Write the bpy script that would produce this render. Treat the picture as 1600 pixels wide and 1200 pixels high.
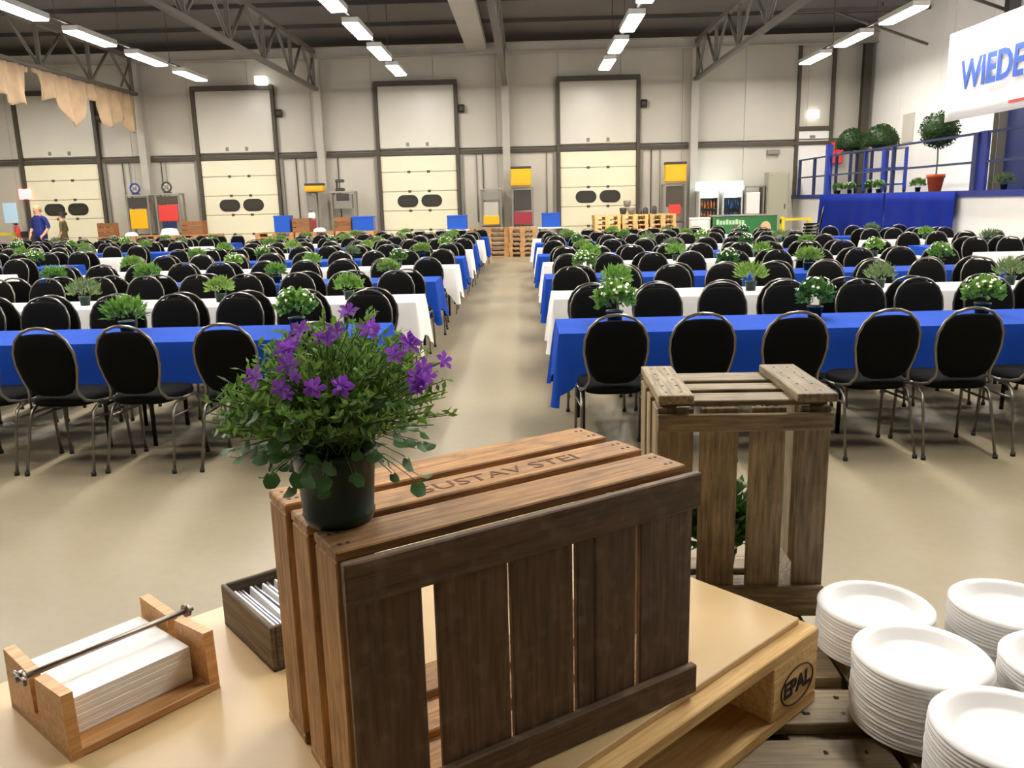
import bpy, bmesh, math, random
from mathutils import Vector, Matrix
R = math.radians
PI = math.pi
scene = bpy.context.scene
for o in list(bpy.data.objects): bpy.data.objects.remove(o)
C = scene.collection

# ------------------------------------------------------------------ camera, world, exposure
cam_data = bpy.data.cameras.new('camera')
cam = bpy.data.objects.new('camera', cam_data)
C.objects.link(cam)
cam.matrix_world = (Matrix.Translation((0, 0, 1.6)) @ Matrix.Rotation(R(1.171), 4, 'Z') @
                    Matrix.Rotation(R(90 - 12.342), 4, 'X') @ Matrix.Rotation(R(-1.41), 4, 'Z'))
cam_data.sensor_fit = 'HORIZONTAL'
cam_data.sensor_width = 36.0
cam_data.lens = 1294.0 / 1600.0 * 36.0
cam_data.clip_start = 0.05
cam_data.clip_end = 200
scene.camera = cam

world = bpy.data.worlds.new('world')
scene.world = world
world.use_nodes = True
world.node_tree.nodes['Background'].inputs[0].default_value = (0.5, 0.5, 0.5, 1)
world.node_tree.nodes['Background'].inputs[1].default_value = 0.02

LAMP_STRENGTH = 42.0
LAMP_COLOR = (1.0, 0.945, 0.875)
scene.view_settings.view_transform = 'Standard'
scene.view_settings.look = 'None'
scene.view_settings.exposure = 1.08
scene.view_settings.gamma = 1.0
scene.view_settings.use_curve_mapping = False

# ------------------------------------------------------------------ materials
def lin(c):
    return tuple(((v / 255.0) / 12.92 if v / 255.0 <= 0.04045 else ((v / 255.0 + 0.055) / 1.055) ** 2.4) for v in c)
M = {}
def new_mat(name):
    m = bpy.data.materials.new(name); m.use_nodes = True
    return m, m.node_tree, m.node_tree.nodes['Principled BSDF']
def mat(name, rgb, rough=0.6, metal=0.0, var=0.0, scale=8.0, spec=0.5, bump=0.0, sheen=0.0, objvar=0.0):
    """plain procedural surface: colour, mottling by noise, optional bump"""
    m, nt, b = new_mat(name)
    col = lin(rgb)
    b.inputs['Roughness'].default_value = rough
    b.inputs['Metallic'].default_value = metal
    b.inputs['Specular IOR Level'].default_value = spec
    if sheen: b.inputs['Sheen Weight'].default_value = sheen
    b.inputs['Base Color'].default_value = (*col, 1)
    if var or bump:
        tc = nt.nodes.new('ShaderNodeTexCoord'); n = nt.nodes.new('ShaderNodeTexNoise')
        n.inputs['Scale'].default_value = scale; n.inputs['Detail'].default_value = 5
        nt.links.new(tc.outputs['Object'], n.inputs['Vector'])
        if var:
            r = nt.nodes.new('ShaderNodeValToRGB')
            r.color_ramp.elements[0].position = 0.3; r.color_ramp.elements[1].position = 0.7
            r.color_ramp.elements[0].color = (*[max(0, v * (1 - var)) for v in col], 1)
            r.color_ramp.elements[1].color = (*[min(1, v * (1 + var)) for v in col], 1)
            nt.links.new(n.outputs['Fac'], r.inputs['Fac'])
            nt.links.new(r.outputs['Color'], b.inputs['Base Color'])
        if bump:
            bp = nt.nodes.new('ShaderNodeBump'); bp.inputs['Strength'].default_value = bump; bp.inputs['Distance'].default_value = 0.01
            nt.links.new(n.outputs['Fac'], bp.inputs['Height']); nt.links.new(bp.outputs['Normal'], b.inputs['Normal'])
    M[name] = m
    return m
def wood(name, dark, light, rough=0.65, stretch=14.0, scale=9.0, stain=0.0, stain_rgb=(40, 30, 22), sscale=14.0):
    """sawn timber, grain along the piece's own X"""
    m, nt, b = new_mat(name)
    N = nt.nodes.new; L = nt.links.new
    tc = N('ShaderNodeTexCoord'); oi = N('ShaderNodeObjectInfo')
    mp = N('ShaderNodeMapping'); mp.inputs['Scale'].default_value = (1.0, stretch, stretch)
    add = N('ShaderNodeVectorMath'); add.operation = 'ADD'
    mul = N('ShaderNodeMath'); mul.operation = 'MULTIPLY'; mul.inputs[1].default_value = 37.0
    L(oi.outputs['Random'], mul.inputs[0]); L(tc.outputs['Object'], add.inputs[0]); L(mul.outputs[0], add.inputs[1])
    L(add.outputs[0], mp.inputs['Vector'])
    n = N('ShaderNodeTexNoise'); n.inputs['Scale'].default_value = scale; n.inputs['Detail'].default_value = 8; n.inputs['Roughness'].default_value = 0.62
    L(mp.outputs[0], n.inputs['Vector'])
    r = N('ShaderNodeValToRGB'); e = r.color_ramp.elements
    e[0].position = 0.33; e[1].position = 0.68
    e[0].color = (*lin(dark), 1); e[1].color = (*lin(light), 1)
    L(n.outputs['Fac'], r.inputs['Fac'])
    hs = N('ShaderNodeHueSaturation')
    vm = N('ShaderNodeMapRange'); vm.inputs['To Min'].default_value = 0.82; vm.inputs['To Max'].default_value = 1.15
    L(oi.outputs['Random'], vm.inputs['Value']); L(vm.outputs[0], hs.inputs['Value']); L(r.outputs['Color'], hs.inputs['Color'])
    out = hs.outputs['Color']
    if stain:
        n2 = N('ShaderNodeTexNoise'); n2.inputs['Scale'].default_value = sscale; n2.inputs['Detail'].default_value = 6
        L(add.outputs[0], n2.inputs['Vector'])
        rr = N('ShaderNodeMapRange'); rr.inputs['From Min'].default_value = 0.52; rr.inputs['From Max'].default_value = 0.75; rr.inputs['To Max'].default_value = stain
        L(n2.outputs['Fac'], rr.inputs['Value'])
        mx = N('ShaderNodeMix'); mx.data_type = 'RGBA'
        L(rr.outputs[0], mx.inputs[0]); L(out, mx.inputs[6]); mx.inputs[7].default_value = (*lin(stain_rgb), 1)
        out = mx.outputs[2]
    L(out, b.inputs['Base Color'])
    bp = N('ShaderNodeBump'); bp.inputs['Strength'].default_value = 0.35; bp.inputs['Distance'].default_value = 0.002
    L(n.outputs['Fac'], bp.inputs['Height']); L(bp.outputs['Normal'], b.inputs['Normal'])
    b.inputs['Roughness'].default_value = rough
    M[name] = m
    return m
def emit(name, rgb, strength):
    m, nt, b = new_mat(name)
    b.inputs['Base Color'].default_value = (*rgb, 1)
    b.inputs['Emission Color'].default_value = (*rgb, 1)
    b.inputs['Emission Strength'].default_value = strength
    M[name] = m
    return m
def leaf_mat(name, a, b_, rough=0.5):
    m, nt, b = new_mat(name)
    N = nt.nodes.new; L = nt.links.new
    tc = N('ShaderNodeTexCoord'); n = N('ShaderNodeTexNoise'); n.inputs['Scale'].default_value = 28; n.inputs['Detail'].default_value = 3
    L(tc.outputs['Object'], n.inputs['Vector'])
    r = N('ShaderNodeValToRGB'); e = r.color_ramp.elements; e[0].position = 0.35; e[1].position = 0.65
    e[0].color = (*lin(a), 1); e[1].color = (*lin(b_), 1)
    L(n.outputs['Fac'], r.inputs['Fac']); L(r.outputs['Color'], b.inputs['Base Color'])
    b.inputs['Roughness'].default_value = rough
    tl = N('ShaderNodeBsdfTranslucent'); ms = N('ShaderNodeMixShader'); ms.inputs[0].default_value = 0.42
    L(r.outputs['Color'], tl.inputs['Color']); L(b.outputs[0], ms.inputs[1]); L(tl.outputs[0], ms.inputs[2])
    L(ms.outputs[0], nt.nodes['Material Output'].inputs['Surface'])
    M[name] = m
    return m

emit('lamp_glow', LAMP_COLOR, LAMP_STRENGTH)
emit('sign_glow', (1, 1, 0.97), 1.6)
emit('cooler_glow', (0.85, 0.95, 1.0), 1.3)
emit('red_glow', (1.0, 0.25, 0.25), 1.3)
mat('housing', (205, 203, 196), 0.5)
# floor: polished concrete, mottled, faint joints
m, nt, b = new_mat('floor_concrete')
N = nt.nodes.new; L = nt.links.new
tc = N('ShaderNodeTexCoord')
n1 = N('ShaderNodeTexNoise'); n1.inputs['Scale'].default_value = 0.7; n1.inputs['Detail'].default_value = 7
n2 = N('ShaderNodeTexNoise'); n2.inputs['Scale'].default_value = 18; n2.inputs['Detail'].default_value = 5
L(tc.outputs['Object'], n1.inputs['Vector']); L(tc.outputs['Object'], n2.inputs['Vector'])
r1 = N('ShaderNodeValToRGB'); e = r1.color_ramp.elements; e[0].position = 0.3; e[1].position = 0.72
e[0].color = (*lin((132, 121, 98)), 1); e[1].color = (*lin((150, 138, 113)), 1)
L(n1.outputs['Fac'], r1.inputs['Fac'])
mx = N('ShaderNodeMix'); mx.data_type = 'RGBA'; mx.blend_type = 'MULTIPLY'; mx.inputs[0].default_value = 0.15
r2 = N('ShaderNodeValToRGB'); e = r2.color_ramp.elements; e[0].position = 0.35; e[1].position = 0.6
e[0].color = (0.72, 0.70, 0.66, 1); e[1].color = (1, 1, 1, 1)
L(n2.outputs['Fac'], r2.inputs['Fac']); L(r1.outputs['Color'], mx.inputs[6]); L(r2.outputs['Color'], mx.inputs[7])
L(mx.outputs[2], b.inputs['Base Color'])
rg = N('ShaderNodeMapRange'); rg.inputs['To Min'].default_value = 0.32; rg.inputs['To Max'].default_value = 0.55
L(n1.outputs['Fac'], rg.inputs['Value']); L(rg.outputs[0], b.inputs['Roughness'])
M['floor_concrete'] = m
mat('wall_panel', (192, 186, 171), 0.42, var=0.05, scale=0.8)
mat('wall_white', (236, 233, 226), 0.5, var=0.04, scale=0.8)
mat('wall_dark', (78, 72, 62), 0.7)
mat('roof_deck', (104, 99, 95), 0.7, var=0.08, scale=0.6)
mat('purlin_steel', (74, 69, 65), 0.6)
mat('steel_grey', (178, 173, 160), 0.5, var=0.05, scale=2)
mat('truss_steel', (104, 99, 90), 0.5)
mat('dark_steel', (74, 66, 54), 0.6)
mat('door_cream', (228, 221, 192), 0.4, var=0.03, scale=1.2)
mat('door_upper', (208, 203, 188), 0.33, var=0.03, scale=1.0)
mat('door_window', (58, 55, 48), 0.25)
mat('rubber', (24, 24, 24), 0.6)
mat('black_fabric', (9, 9, 9), 0.9, spec=0.12, var=0.15, scale=60)
mat('chair_metal', (128, 123, 115), 0.3, metal=0.85)
mat('cloth_blue', (22, 66, 160), 0.9, spec=0.15, var=0.08, scale=4)
mat('cloth_white', (228, 226, 222), 0.85, spec=0.2, var=0.02, scale=4)
mat('curtain_blue', (12, 36, 128), 0.9, spec=0.15, var=0.1, scale=3)
mat('platform_blue', (24, 40, 118), 0.5)
mat('rail_blue', (30, 58, 150), 0.45)
mat('dark_blue', (26, 38, 82), 0.5)
mat('table_grey', (120, 114, 104), 0.5)
mat('table_leg', (42, 40, 38), 0.45, metal=0.6)
mat('pot_green', (10, 42, 33), 0.45, var=0.1, scale=20)
mat('pot_orange', (206, 92, 38), 0.6, var=0.08, scale=9)
mat('soil', (38, 28, 20), 0.95, var=0.3, scale=40)
leaf_mat('leaf_mid', (78, 122, 48), (128, 168, 74))
leaf_mat('leaf_dark', (48, 88, 40), (84, 128, 60))
leaf_mat('leaf_grey', (84, 108, 66), (126, 146, 96))
leaf_mat('leaf_box', (24, 48, 18), (52, 84, 28))
leaf_mat('leaf_round', (56, 100, 54), (98, 140, 88))
leaf_mat('leaf_bright', (96, 132, 56), (142, 170, 86))
mat('stem_green', (70, 100, 44), 0.6)
leaf_mat('petal_purple', (136, 58, 196), (184, 104, 232), 0.55)
mat('petal_white', (236, 238, 214), 0.6)
mat('petal_cream', (238, 220, 160), 0.6)
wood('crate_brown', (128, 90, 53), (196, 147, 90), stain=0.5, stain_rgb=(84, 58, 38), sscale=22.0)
wood('crate_face_shaded', (80, 60, 43), (120, 92, 67), stain=0.4, stain_rgb=(146, 126, 104), sscale=36.0)  # front wood darkened to put its shade into the colour; pale blotches are stain
wood('crate_old', (98, 84, 62), (164, 144, 108), stain=0.45, stain_rgb=(66, 56, 42))
wood('pallet_new', (206, 160, 92), (240, 204, 140))
wood('pallet_grey', (124, 110, 88), (160, 145, 118), stain=0.3, stain_rgb=(84, 72, 56))
wood('pallet_brown', (150, 104, 60), (214, 166, 106), stain=0.3, stain_rgb=(92, 60, 36))
wood('beech', (190, 136, 80), (222, 174, 116), rough=0.45)
wood('box_wood', (70, 60, 46), (120, 104, 80), stain=0.3)
wood('brown_crate_far', (112, 72, 40), (164, 108, 60))
mat('hardboard', (204, 176, 130), 0.38, var=0.06, scale=5)
mat('hardboard_edge', (120, 92, 60), 0.8)
mat('paper_white', (244, 242, 240), 0.7)
mat('foam_white', (246, 244, 242), 0.45)
mat('chrome', (150, 142, 132), 0.38, metal=1.0)
mat('cutlery', (196, 196, 204), 0.3, metal=0.7)
mat('faded_ink', (104, 68, 44), 0.8)
mat('ink', (48, 34, 26), 0.8)
mat('yellow', (242, 178, 20), 0.45)
mat('yellow_rail', (232, 208, 40), 0.45)
mat('red', (214, 60, 52), 0.5)
mat('maroon', (150, 44, 58), 0.6)
mat('blue_plastic', (24, 84, 190), 0.4)
mat('dark_grey', (60, 56, 52), 0.5)
mat('mid_grey', (132, 128, 118), 0.5)
mat('cabinet_grey', (160, 156, 136), 0.5)
mat('banner_white', (240, 238, 236), 0.6)
mat('banner_blue', (44, 84, 172), 0.6)
mat('green_banner', (44, 118, 60), 0.6)
mat('mint', (186, 214, 178), 0.6)
mat('peach', (238, 180, 140), 0.6)
mat('drape_beige', (196, 168, 134), 0.85, var=0.12, scale=3)
mat('notice_blue', (176, 206, 226), 0.6)
mat('skin', (214, 164, 132), 0.55)
mat('hair_blond', (196, 170, 128), 0.8)
mat('hair_dark', (38, 28, 24), 0.7)
mat('shirt_blue', (28, 44, 120), 0.85)
mat('trousers_blue', (22, 30, 78), 0.85)
mat('olive', (84, 78, 44), 0.85)
mat('shoe', (30, 26, 24), 0.5)
mat('bottle_orange', (216, 130, 70), 0.4)
mat('bottle_blue', (60, 100, 150), 0.4)
m, nt, b = new_mat('cooler_glass')
b.inputs['Base Color'].default_value = (0.9, 0.95, 1, 1); b.inputs['Roughness'].default_value = 0.02
b.inputs['Transmission Weight'].default_value = 1.0; b.inputs['IOR'].default_value = 1.05
M['cooler_glass'] = m

# ------------------------------------------------------------------ mesh helpers
class MB:
    def __init__(s): s.v = []; s.f = []; s.m = []; s.smooth = []
    def add(s, vs, fs, mi=0, sm=False):
        k = len(s.v); s.v += [tuple(p) for p in vs]
        for f in fs: s.f.append([i + k for i in f]); s.m.append(mi); s.smooth.append(sm)
        return s
    def box(s, x0, x1, y0, y1, z0, z1, mi=0, c=0.0):
        if c <= 0:
            vs = [(x0, y0, z0), (x1, y0, z0), (x1, y1, z0), (x0, y1, z0), (x0, y0, z1), (x1, y0, z1), (x1, y1, z1), (x0, y1, z1)]
            fs = [(3, 2, 1, 0), (4, 5, 6, 7), (0, 1, 5, 4), (1, 2, 6, 5), (2, 3, 7, 6), (3, 0, 4, 7)]
            return s.add(vs, fs, mi)
        # chamfered box
        vs = []
        for z, k in ((z0, c), (z0 + c, 0), (z1 - c, 0), (z1, c)):
            vs += [(x0 + c + (0 if k == 0 else 0), y0 + k, z), (x1 - c, y0 + k, z), (x1 - k, y0 + c, z), (x1 - k, y1 - c, z),
                   (x1 - c, y1 - k, z), (x0 + c, y1 - k, z), (x0 + k, y1 - c, z), (x0 + k, y0 + c, z)]
        fs = [tuple(range(7, -1, -1)), tuple(range(24, 32))]
        for l in range(3):
            for i in range(8):
                a = l * 8 + i; d = l * 8 + (i + 1) % 8
                fs.append((a, d, d + 8, a + 8))
        return s.add(vs, fs, mi)
    def cyl(s, p0, p1, r0, r1=None, n=10, mi=0, cap=True, sm=True):
        r1 = r0 if r1 is None else r1
        return s.tube([p0, p1], [r0, r1], n, mi, cap, sm)
    def tube(s, path, r, n=6, mi=0, cap=True, sm=True, closed=False):
        P = [Vector(p) for p in path]; k = len(P)
        rad = r if isinstance(r, (list, tuple)) else [r] * k
        T = []
        for i in range(k):
            a = P[(i - 1) % k] if closed else P[max(0, i - 1)]
            b_ = P[(i + 1) % k] if closed else P[min(k - 1, i + 1)]
            T.append((b_ - a).normalized())
        up = Vector((0, 0, 1)) if abs(T[0].z) < 0.9 else Vector((1, 0, 0))
        nrm = (up - T[0] * up.dot(T[0])).normalized()
        vs = []
        for i in range(k):
            nrm = (nrm - T[i] * nrm.dot(T[i])).normalized(); bn = T[i].cross(nrm)
            for j in range(n):
                a = 2 * PI * j / n
                vs.append(P[i] + (nrm * math.cos(a) + bn * math.sin(a)) * rad[i])
        fs = []
        for i in range(k if closed else k - 1):
            i2 = (i + 1) % k
            for j in range(n):
                fs.append((i * n + j, i * n + (j + 1) % n, i2 * n + (j + 1) % n, i2 * n + j))
        s.add(vs, fs, mi, sm)
        if cap and not closed:
            b0 = len(s.v) - k * n
            s.f.append([b0 + j for j in range(n - 1, -1, -1)]); s.m.append(mi); s.smooth.append(False)
            s.f.append([b0 + (k - 1) * n + j for j in range(n)]); s.m.append(mi); s.smooth.append(False)
        return s
    def lathe(s, prof, n=24, mi=0, o=(0, 0, 0), sm=True):
        vs = []; fs = []
        for (r, z) in prof:
            for j in range(n):
                a = 2 * PI * j / n; vs.append((o[0] + r * math.cos(a), o[1] + r * math.sin(a), o[2] + z))
        for i in range(len(prof) - 1):
            for j in range(n):
                fs.append((i * n + j, i * n + (j + 1) % n, (i + 1) * n + (j + 1) % n, (i + 1) * n + j))
        k = len(prof) - 1
        s.add(vs, fs, mi, sm)
        b0 = len(s.v) - (k + 1) * n
        if prof[0][0] > 1e-4: s.f.append([b0 + j for j in range(n - 1, -1, -1)]); s.m.append(mi); s.smooth.append(False)
        if prof[-1][0] > 1e-4: s.f.append([b0 + k * n + j for j in range(n)]); s.m.append(mi); s.smooth.append(False)
        return s
    def prism(s, outline, y0, y1, mi=0, axis='Y'):
        """outline of (a,b) extruded between y0 and y1 along axis"""
        def pt(a, b_, t):
            return (a, t, b_) if axis == 'Y' else ((t, a, b_) if axis == 'X' else (a, b_, t))
        k = len(outline)
        vs = [pt(a, b_, y0) for a, b_ in outline] + [pt(a, b_, y1) for a, b_ in outline]
        fs = [tuple(range(k)), tuple(range(2 * k - 1, k - 1, -1))] + [(i, i + k, (i + 1) % k + k, (i + 1) % k) for i in range(k)]
        return s.add(vs, fs, mi)
    def xform(s, mtx, k0=0):
        for i in range(k0, len(s.v)): s.v[i] = tuple(mtx @ Vector(s.v[i]))
        return s
    def mesh(s, name, mats):
        me = bpy.data.meshes.new(name)
        me.from_pydata(s.v, [], s.f)
        for mm in (mats if isinstance(mats, (list, tuple)) else [mats]): me.materials.append(M[mm])
        me.polygons.foreach_set('material_index', s.m)
        me.polygons.foreach_set('use_smooth', s.smooth)
        me.update()
        return me
    def build(s, name, mats, parent=None, loc=None, rot=None):
        return link(name, s.mesh(name, mats), parent, loc, rot)
def link(name, me, parent=None, loc=None, rot=None):
    o = bpy.data.objects.new(name, me); C.objects.link(o)
    if parent is not None: o.parent = parent
    if loc is not None: o.location = loc
    if rot is not None: o.rotation_euler = rot
    return o
def tag(o, label=None, cat=None, group=None, kind=None):
    if label: o['label'] = label
    if cat: o['category'] = cat
    if group: o['group'] = group
    if kind: o['kind'] = kind
    return o
def thing(name, label, cat, loc=(0, 0, 0), rz=0.0, group=None, kind=None):
    o = bpy.data.objects.new(name, None); C.objects.link(o)
    o.empty_display_size = 0.1
    o.location = loc; o.rotation_euler = (0, 0, rz)
    return tag(o, label, cat, group, kind)
def struct(name, label=None, loc=(0, 0, 0)):
    o = bpy.data.objects.new(name, None); C.objects.link(o); o.location = loc
    o.empty_display_size = 0.1
    o['kind'] = 'structure'
    if label: o['label'] = label
    return o
KIDS = {}
def kids(o):
    return list(o.children)
def copy_tree(o, loc=None, rz=None, label=None, parent=None):
    c = o.copy(); C.objects.link(c)
    if parent is not None: c.parent = parent
    if loc is not None: c.location = loc
    if rz is not None: c.rotation_euler = (0, 0, rz)
    if label: c['label'] = label
    for ch in kids(o): copy_tree(ch, parent=c)
    return c
PL = {}
def plank(name, size, loc, matname, parent, rot=(0, 0, 0), c=0.002):
    """a sawn board with its length on its own X, mesh shared between equal boards"""
    key = (round(size[0], 4), round(size[1], 4), round(size[2], 4), matname, c)
    if key not in PL:
        a, b_, d = size[0] / 2, size[1] / 2, size[2] / 2
        PL[key] = MB().box(-a, a, -b_, b_, -d, d, 0, c).mesh('plank', matname)
    return link(name, PL[key], parent, loc, rot)
ORD = ['first', 'second', 'third', 'fourth', 'fifth', 'sixth', 'seventh', 'eighth', 'ninth', 'tenth', 'eleventh', 'twelfth', 'thirteenth', 'fourteenth', 'fifteenth', 'sixteenth', 'seventeenth', 'eighteenth', 'nineteenth', 'twentieth', 'twenty-first', 'twenty-second']
def text_mesh(body, size, extrude=0.0, offset=0.0, align='CENTER'):
    cu = bpy.data.curves.new('lettering', 'FONT'); cu.body = body; cu.size = size; cu.extrude = extrude; cu.offset = offset
    cu.align_x = align; cu.align_y = 'CENTER'; cu.resolution_u = 3
    o = bpy.data.objects.new('lettering', cu); C.objects.link(o)
    dg = bpy.context.evaluated_depsgraph_get(); dg.update()
    me = bpy.data.meshes.new_from_object(o.evaluated_get(dg))
    bpy.data.objects.remove(o)
    return me
# ------------------------------------------------------------------ the hall
XL, XR, YB, YF, ZR = -31.0, 11.3, 28.5, -9.0, 6.85
fl = MB().box(XL - .2, XR + .2, YF - .2, YB + .2, -0.2, 0).build('floor', 'floor_concrete'); tag(fl, 'beige polished concrete floor of the hall', kind='structure')
ce = MB().box(XL - .2, XR + .2, YF - .2, YB + .2, ZR, ZR + .15).build('ceiling', 'roof_deck'); tag(ce, 'dark grey steel roof deck', kind='structure')
y = 25.9
pm = MB().box(XL, XR, -.035, .035, ZR - .11, ZR).mesh('purlin', 'purlin_steel')
while y > YF + 0.5:
    link('purlin', pm, ce, (0, y, 0)); y -= 2.7

COLS = [-30.9, -24.85, -18.7, -12.55, -6.67, -0.57, 5.55, 11.05]
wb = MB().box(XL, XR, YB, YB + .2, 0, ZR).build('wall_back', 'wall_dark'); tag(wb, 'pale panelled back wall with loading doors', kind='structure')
wr = MB().box(XR, XR + .2, YF, YB, 0, ZR).build('wall_right', 'wall_dark'); tag(wr, 'white panelled right wall', kind='structure')
wl = MB().box(XL - .2, XL, YF, YB, 0, ZR).build('wall_left', 'wall_panel'); tag(wl, 'pale side wall of the hall', kind='structure')
wf = MB().box(XL, XR, YF - .2, YF, 0, ZR).build('wall_front', 'wall_panel'); tag(wf, 'pale wall behind the counter', kind='structure')
# sandwich panels, one by one (joints show as dark lines)
pw = 2.03
for z0, z1 in ((0.0, 3.3), (3.3, 6.32)):  # upper panels end early: dark backing strip stands in for shade above eave beam
    x = XR
    pmesh = MB().box(.005, pw - .005, -.05, 0.001, z0 + .004, z1 - .004).mesh('wall_panel', 'wall_panel')
    while x - pw > -22.5:
        x -= pw
        link('panel', pmesh, wb, (x, YB, 0))
pmesh = MB().box(-.05, 0.001, .006, 2.4 - .006, .004, ZR - .004).mesh('wall_panel', 'wall_white')
y = YB
while y > 6:
    y -= 2.4
    link('panel', pmesh, wr, (XR, y, 0))

# girt rail and eave beam, steel columns
for i in range(len(COLS) - 1):
    if COLS[i + 1] < -18: continue
    a, b_ = COLS[i] + .13, COLS[i + 1] - .13
    g = MB().box(a, b_, 28.33, 28.45, 3.22, 3.34).box(a, b_, 28.36, 28.45, 3.38, 3.41).build('trim_%d' % i, 'dark_steel')
    tag(g, 'dark steel girt rail across the back wall', kind='structure')
eb = MB().box(XL, XR, 28.0, 28.02, 6.28, 6.56).box(XL, XR, 27.9, 28.12, 6.26, 6.285).box(XL, XR, 27.9, 28.12, 6.55, 6.575).build('eave_beam', 'steel_grey')
tag(eb, 'light grey steel eave beam along the back wall', kind='structure')
def hcol(name, x, y, lab, w=.2, mt='steel_grey', zt=6.3):
    t = .02
    o = MB().box(-w / 2, w / 2, -w / 2, -w / 2 + t, 0, zt).box(-w / 2, w / 2, w / 2 - t, w / 2, 0, zt).box(-.012, .012, -w / 2 + t, w / 2 - t, 0, zt).build(name, mt, None, (x, y, 0))
    return tag(o, lab, kind='structure')
for x in COLS[2:-1]: hcol('steel_column', x, 28.2, 'light grey steel column at the back wall', .24)
hcol('steel_column', 11.0, 28.15, 'dark steel column in the right corner', .24, 'dark_steel')
for y in (4.0, 12.2, 20.3): hcol('steel_column', 11.12, y, 'grey steel column at the right wall', .24, 'truss_steel')

# roof trusses along the hall, one over each column line
def truss(x, lab):
    t = struct('roof_truss', lab, (x, 0, 0))
    zb, zt = 5.33, 6.45
    MB().box(-.07, .07, YF, 28.15, zb - .05, zb + .05).build('bottom_chord', 'truss_steel', t)
    MB().box(-.07, .07, YF, 28.0, zt - .06, zt + .06).build('top_chord', 'truss_steel', t)
    dv = MB().box(-.045, .045, -.045, .045, zb, zt).mesh('vertical', 'truss_steel')
    stp = 2.6
    dd = MB().cyl((0, 0, zb), (0, stp / 2, zt), .042, n=6).mesh('diagonal', 'truss_steel')
    de = MB().cyl((0, 0, zt), (0, stp / 2, zb), .042, n=6).mesh('diagonal', 'truss_steel')
    y = 27.85
    while y > YF + stp:
        link('vertical', dv, t, (0, y, 0))
        link('diagonal', dd, t, (0, y - stp, 0)); link('diagonal', de, t, (0, y - stp / 2, 0))
        y -= stp
    if True:
        MB().cyl((0, 27.9, 6.3), (0, 27.1, 5.45), .035, n=6).build('diagonal', 'truss_steel', t)
    return t
for x, lab in ((-18.7, 'roof truss over the far left column line'), (-12.55, 'steel roof truss carrying the beige drapes'), (-6.67, 'steel roof truss over the left tables'),
               (-0.57, 'steel roof truss over the centre aisle'), (5.55, 'steel roof truss over the right tables')):
    truss(x, lab)
tag(MB().box(-1.75, -1.12, 2, 27.85, 6.36, 6.62).build('ventilation_duct', 'steel_grey'), 'pale flat duct under the roof beside the centre truss', kind='structure')
# bracing near the right wall
br = struct('roof_brace', 'steel bracing under the roof at the right wall')
for y in (24.5, 20.5, 16.5, 12.5):
    MB().cyl((8.6, y, 6.5), (11.2, y, 5.6), .04, n=6).build('diagonal', 'truss_steel', br)
    MB().cyl((9.9, y, 6.7), (9.9, y, 6.05), .03, n=6).build('vertical', 'truss_steel', br)
    MB().box(7.4, 11.2, y - .04, y + .04, 6.5, 6.6).build('strut', 'truss_steel', br)

# loading doors
def oval(cx, cz, w, h, n=8):
    r = h / 2; pts = []
    for k in range(n + 1):
        a = -PI / 2 + PI * k / n; pts.append((cx + w / 2 - r + r * math.cos(a), cz + r * math.sin(a)))
    for k in range(n + 1):
        a = PI / 2 + PI * k / n; pts.append((cx - w / 2 + r + r * math.cos(a), cz + r * math.sin(a)))
    return pts
def load_door(i, xc, lab):
    t = struct('door_%d' % i, lab, (xc, 28.45, 0))
    w = 1.25
    zs = [0.0, .78, 1.42, 2.05, 2.68, 3.20]
    for k in range(5):
        MB().box(-w, w, -.12, -.05, zs[k] + .006, zs[k + 1] - .006, 0, .012).build('door_section', 'door_cream', t)
        for hx in (-.33, .32):
            if k: MB().box(hx - .05, hx + .05, -.14, -.12, zs[k] - .04, zs[k] + .04, 0, .008).build('hinge', 'dark_steel', t)
        for hx in (-w - .03, w + .03):
            if k: MB().cyl((hx, -.16, zs[k]), (hx, -.08, zs[k]), .045, n=8).build('roller', 'dark_steel', t)
    for wx in (-.41, .39):
        fr = MB().prism(oval(wx, 1.735, .70, .40), -.135, -.119).build('window_frame', 'rubber', t)
        MB().prism(oval(wx, 1.735, .60, .30), -.142, -.134).build('pane', 'door_window', fr)
    MB().box(-w, w, -.10, -.04, 3.44, 5.40, 0, .012).build('upper_panel', 'door_upper', t)
    for hx in (-.33, .32): MB().box(hx - .05, hx + .05, -.13, -.1, 3.5, 3.62, 0, .01).build('bracket', 'mid_grey', t)
    MB().box(-w - .1, w + .1, -.2, -.02, 5.40, 5.55).build('header', 'dark_steel', t)
    MB().box(-w, w, -.115, -.05, 2.70, 2.735).build('seal', 'mid_grey', t)
    for sx in (-1, 1):
        MB().box(sx * (w + .06) - .055, sx * (w + .06) + .055, -.19, -.02, 0, 5.5).build('guide_rail', 'dark_steel', t)
        MB().box(sx * (w + .17) - .05, sx * (w + .17) + .05, -.10, -.02, 0, 3.25).build('guide_rail', 'mid_grey', t)
    MB().cyl((w + .15, -.12, 4.65), (w + .33, -.12, 4.65), .13, n=10).build('door_motor', 'dark_grey', t)
    return t
load_door(1, -15.45, 'cream sectional loading door behind the two people')
load_door(2, -9.5, 'cream sectional loading door under the small square light')
load_door(3, -3.5, 'cream sectional loading door left of the centre column')
load_door(4, 2.45, 'cream sectional loading door right of the centre column')
load_door(6, -21.5, 'cream sectional loading door beyond the left frame edge')
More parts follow.
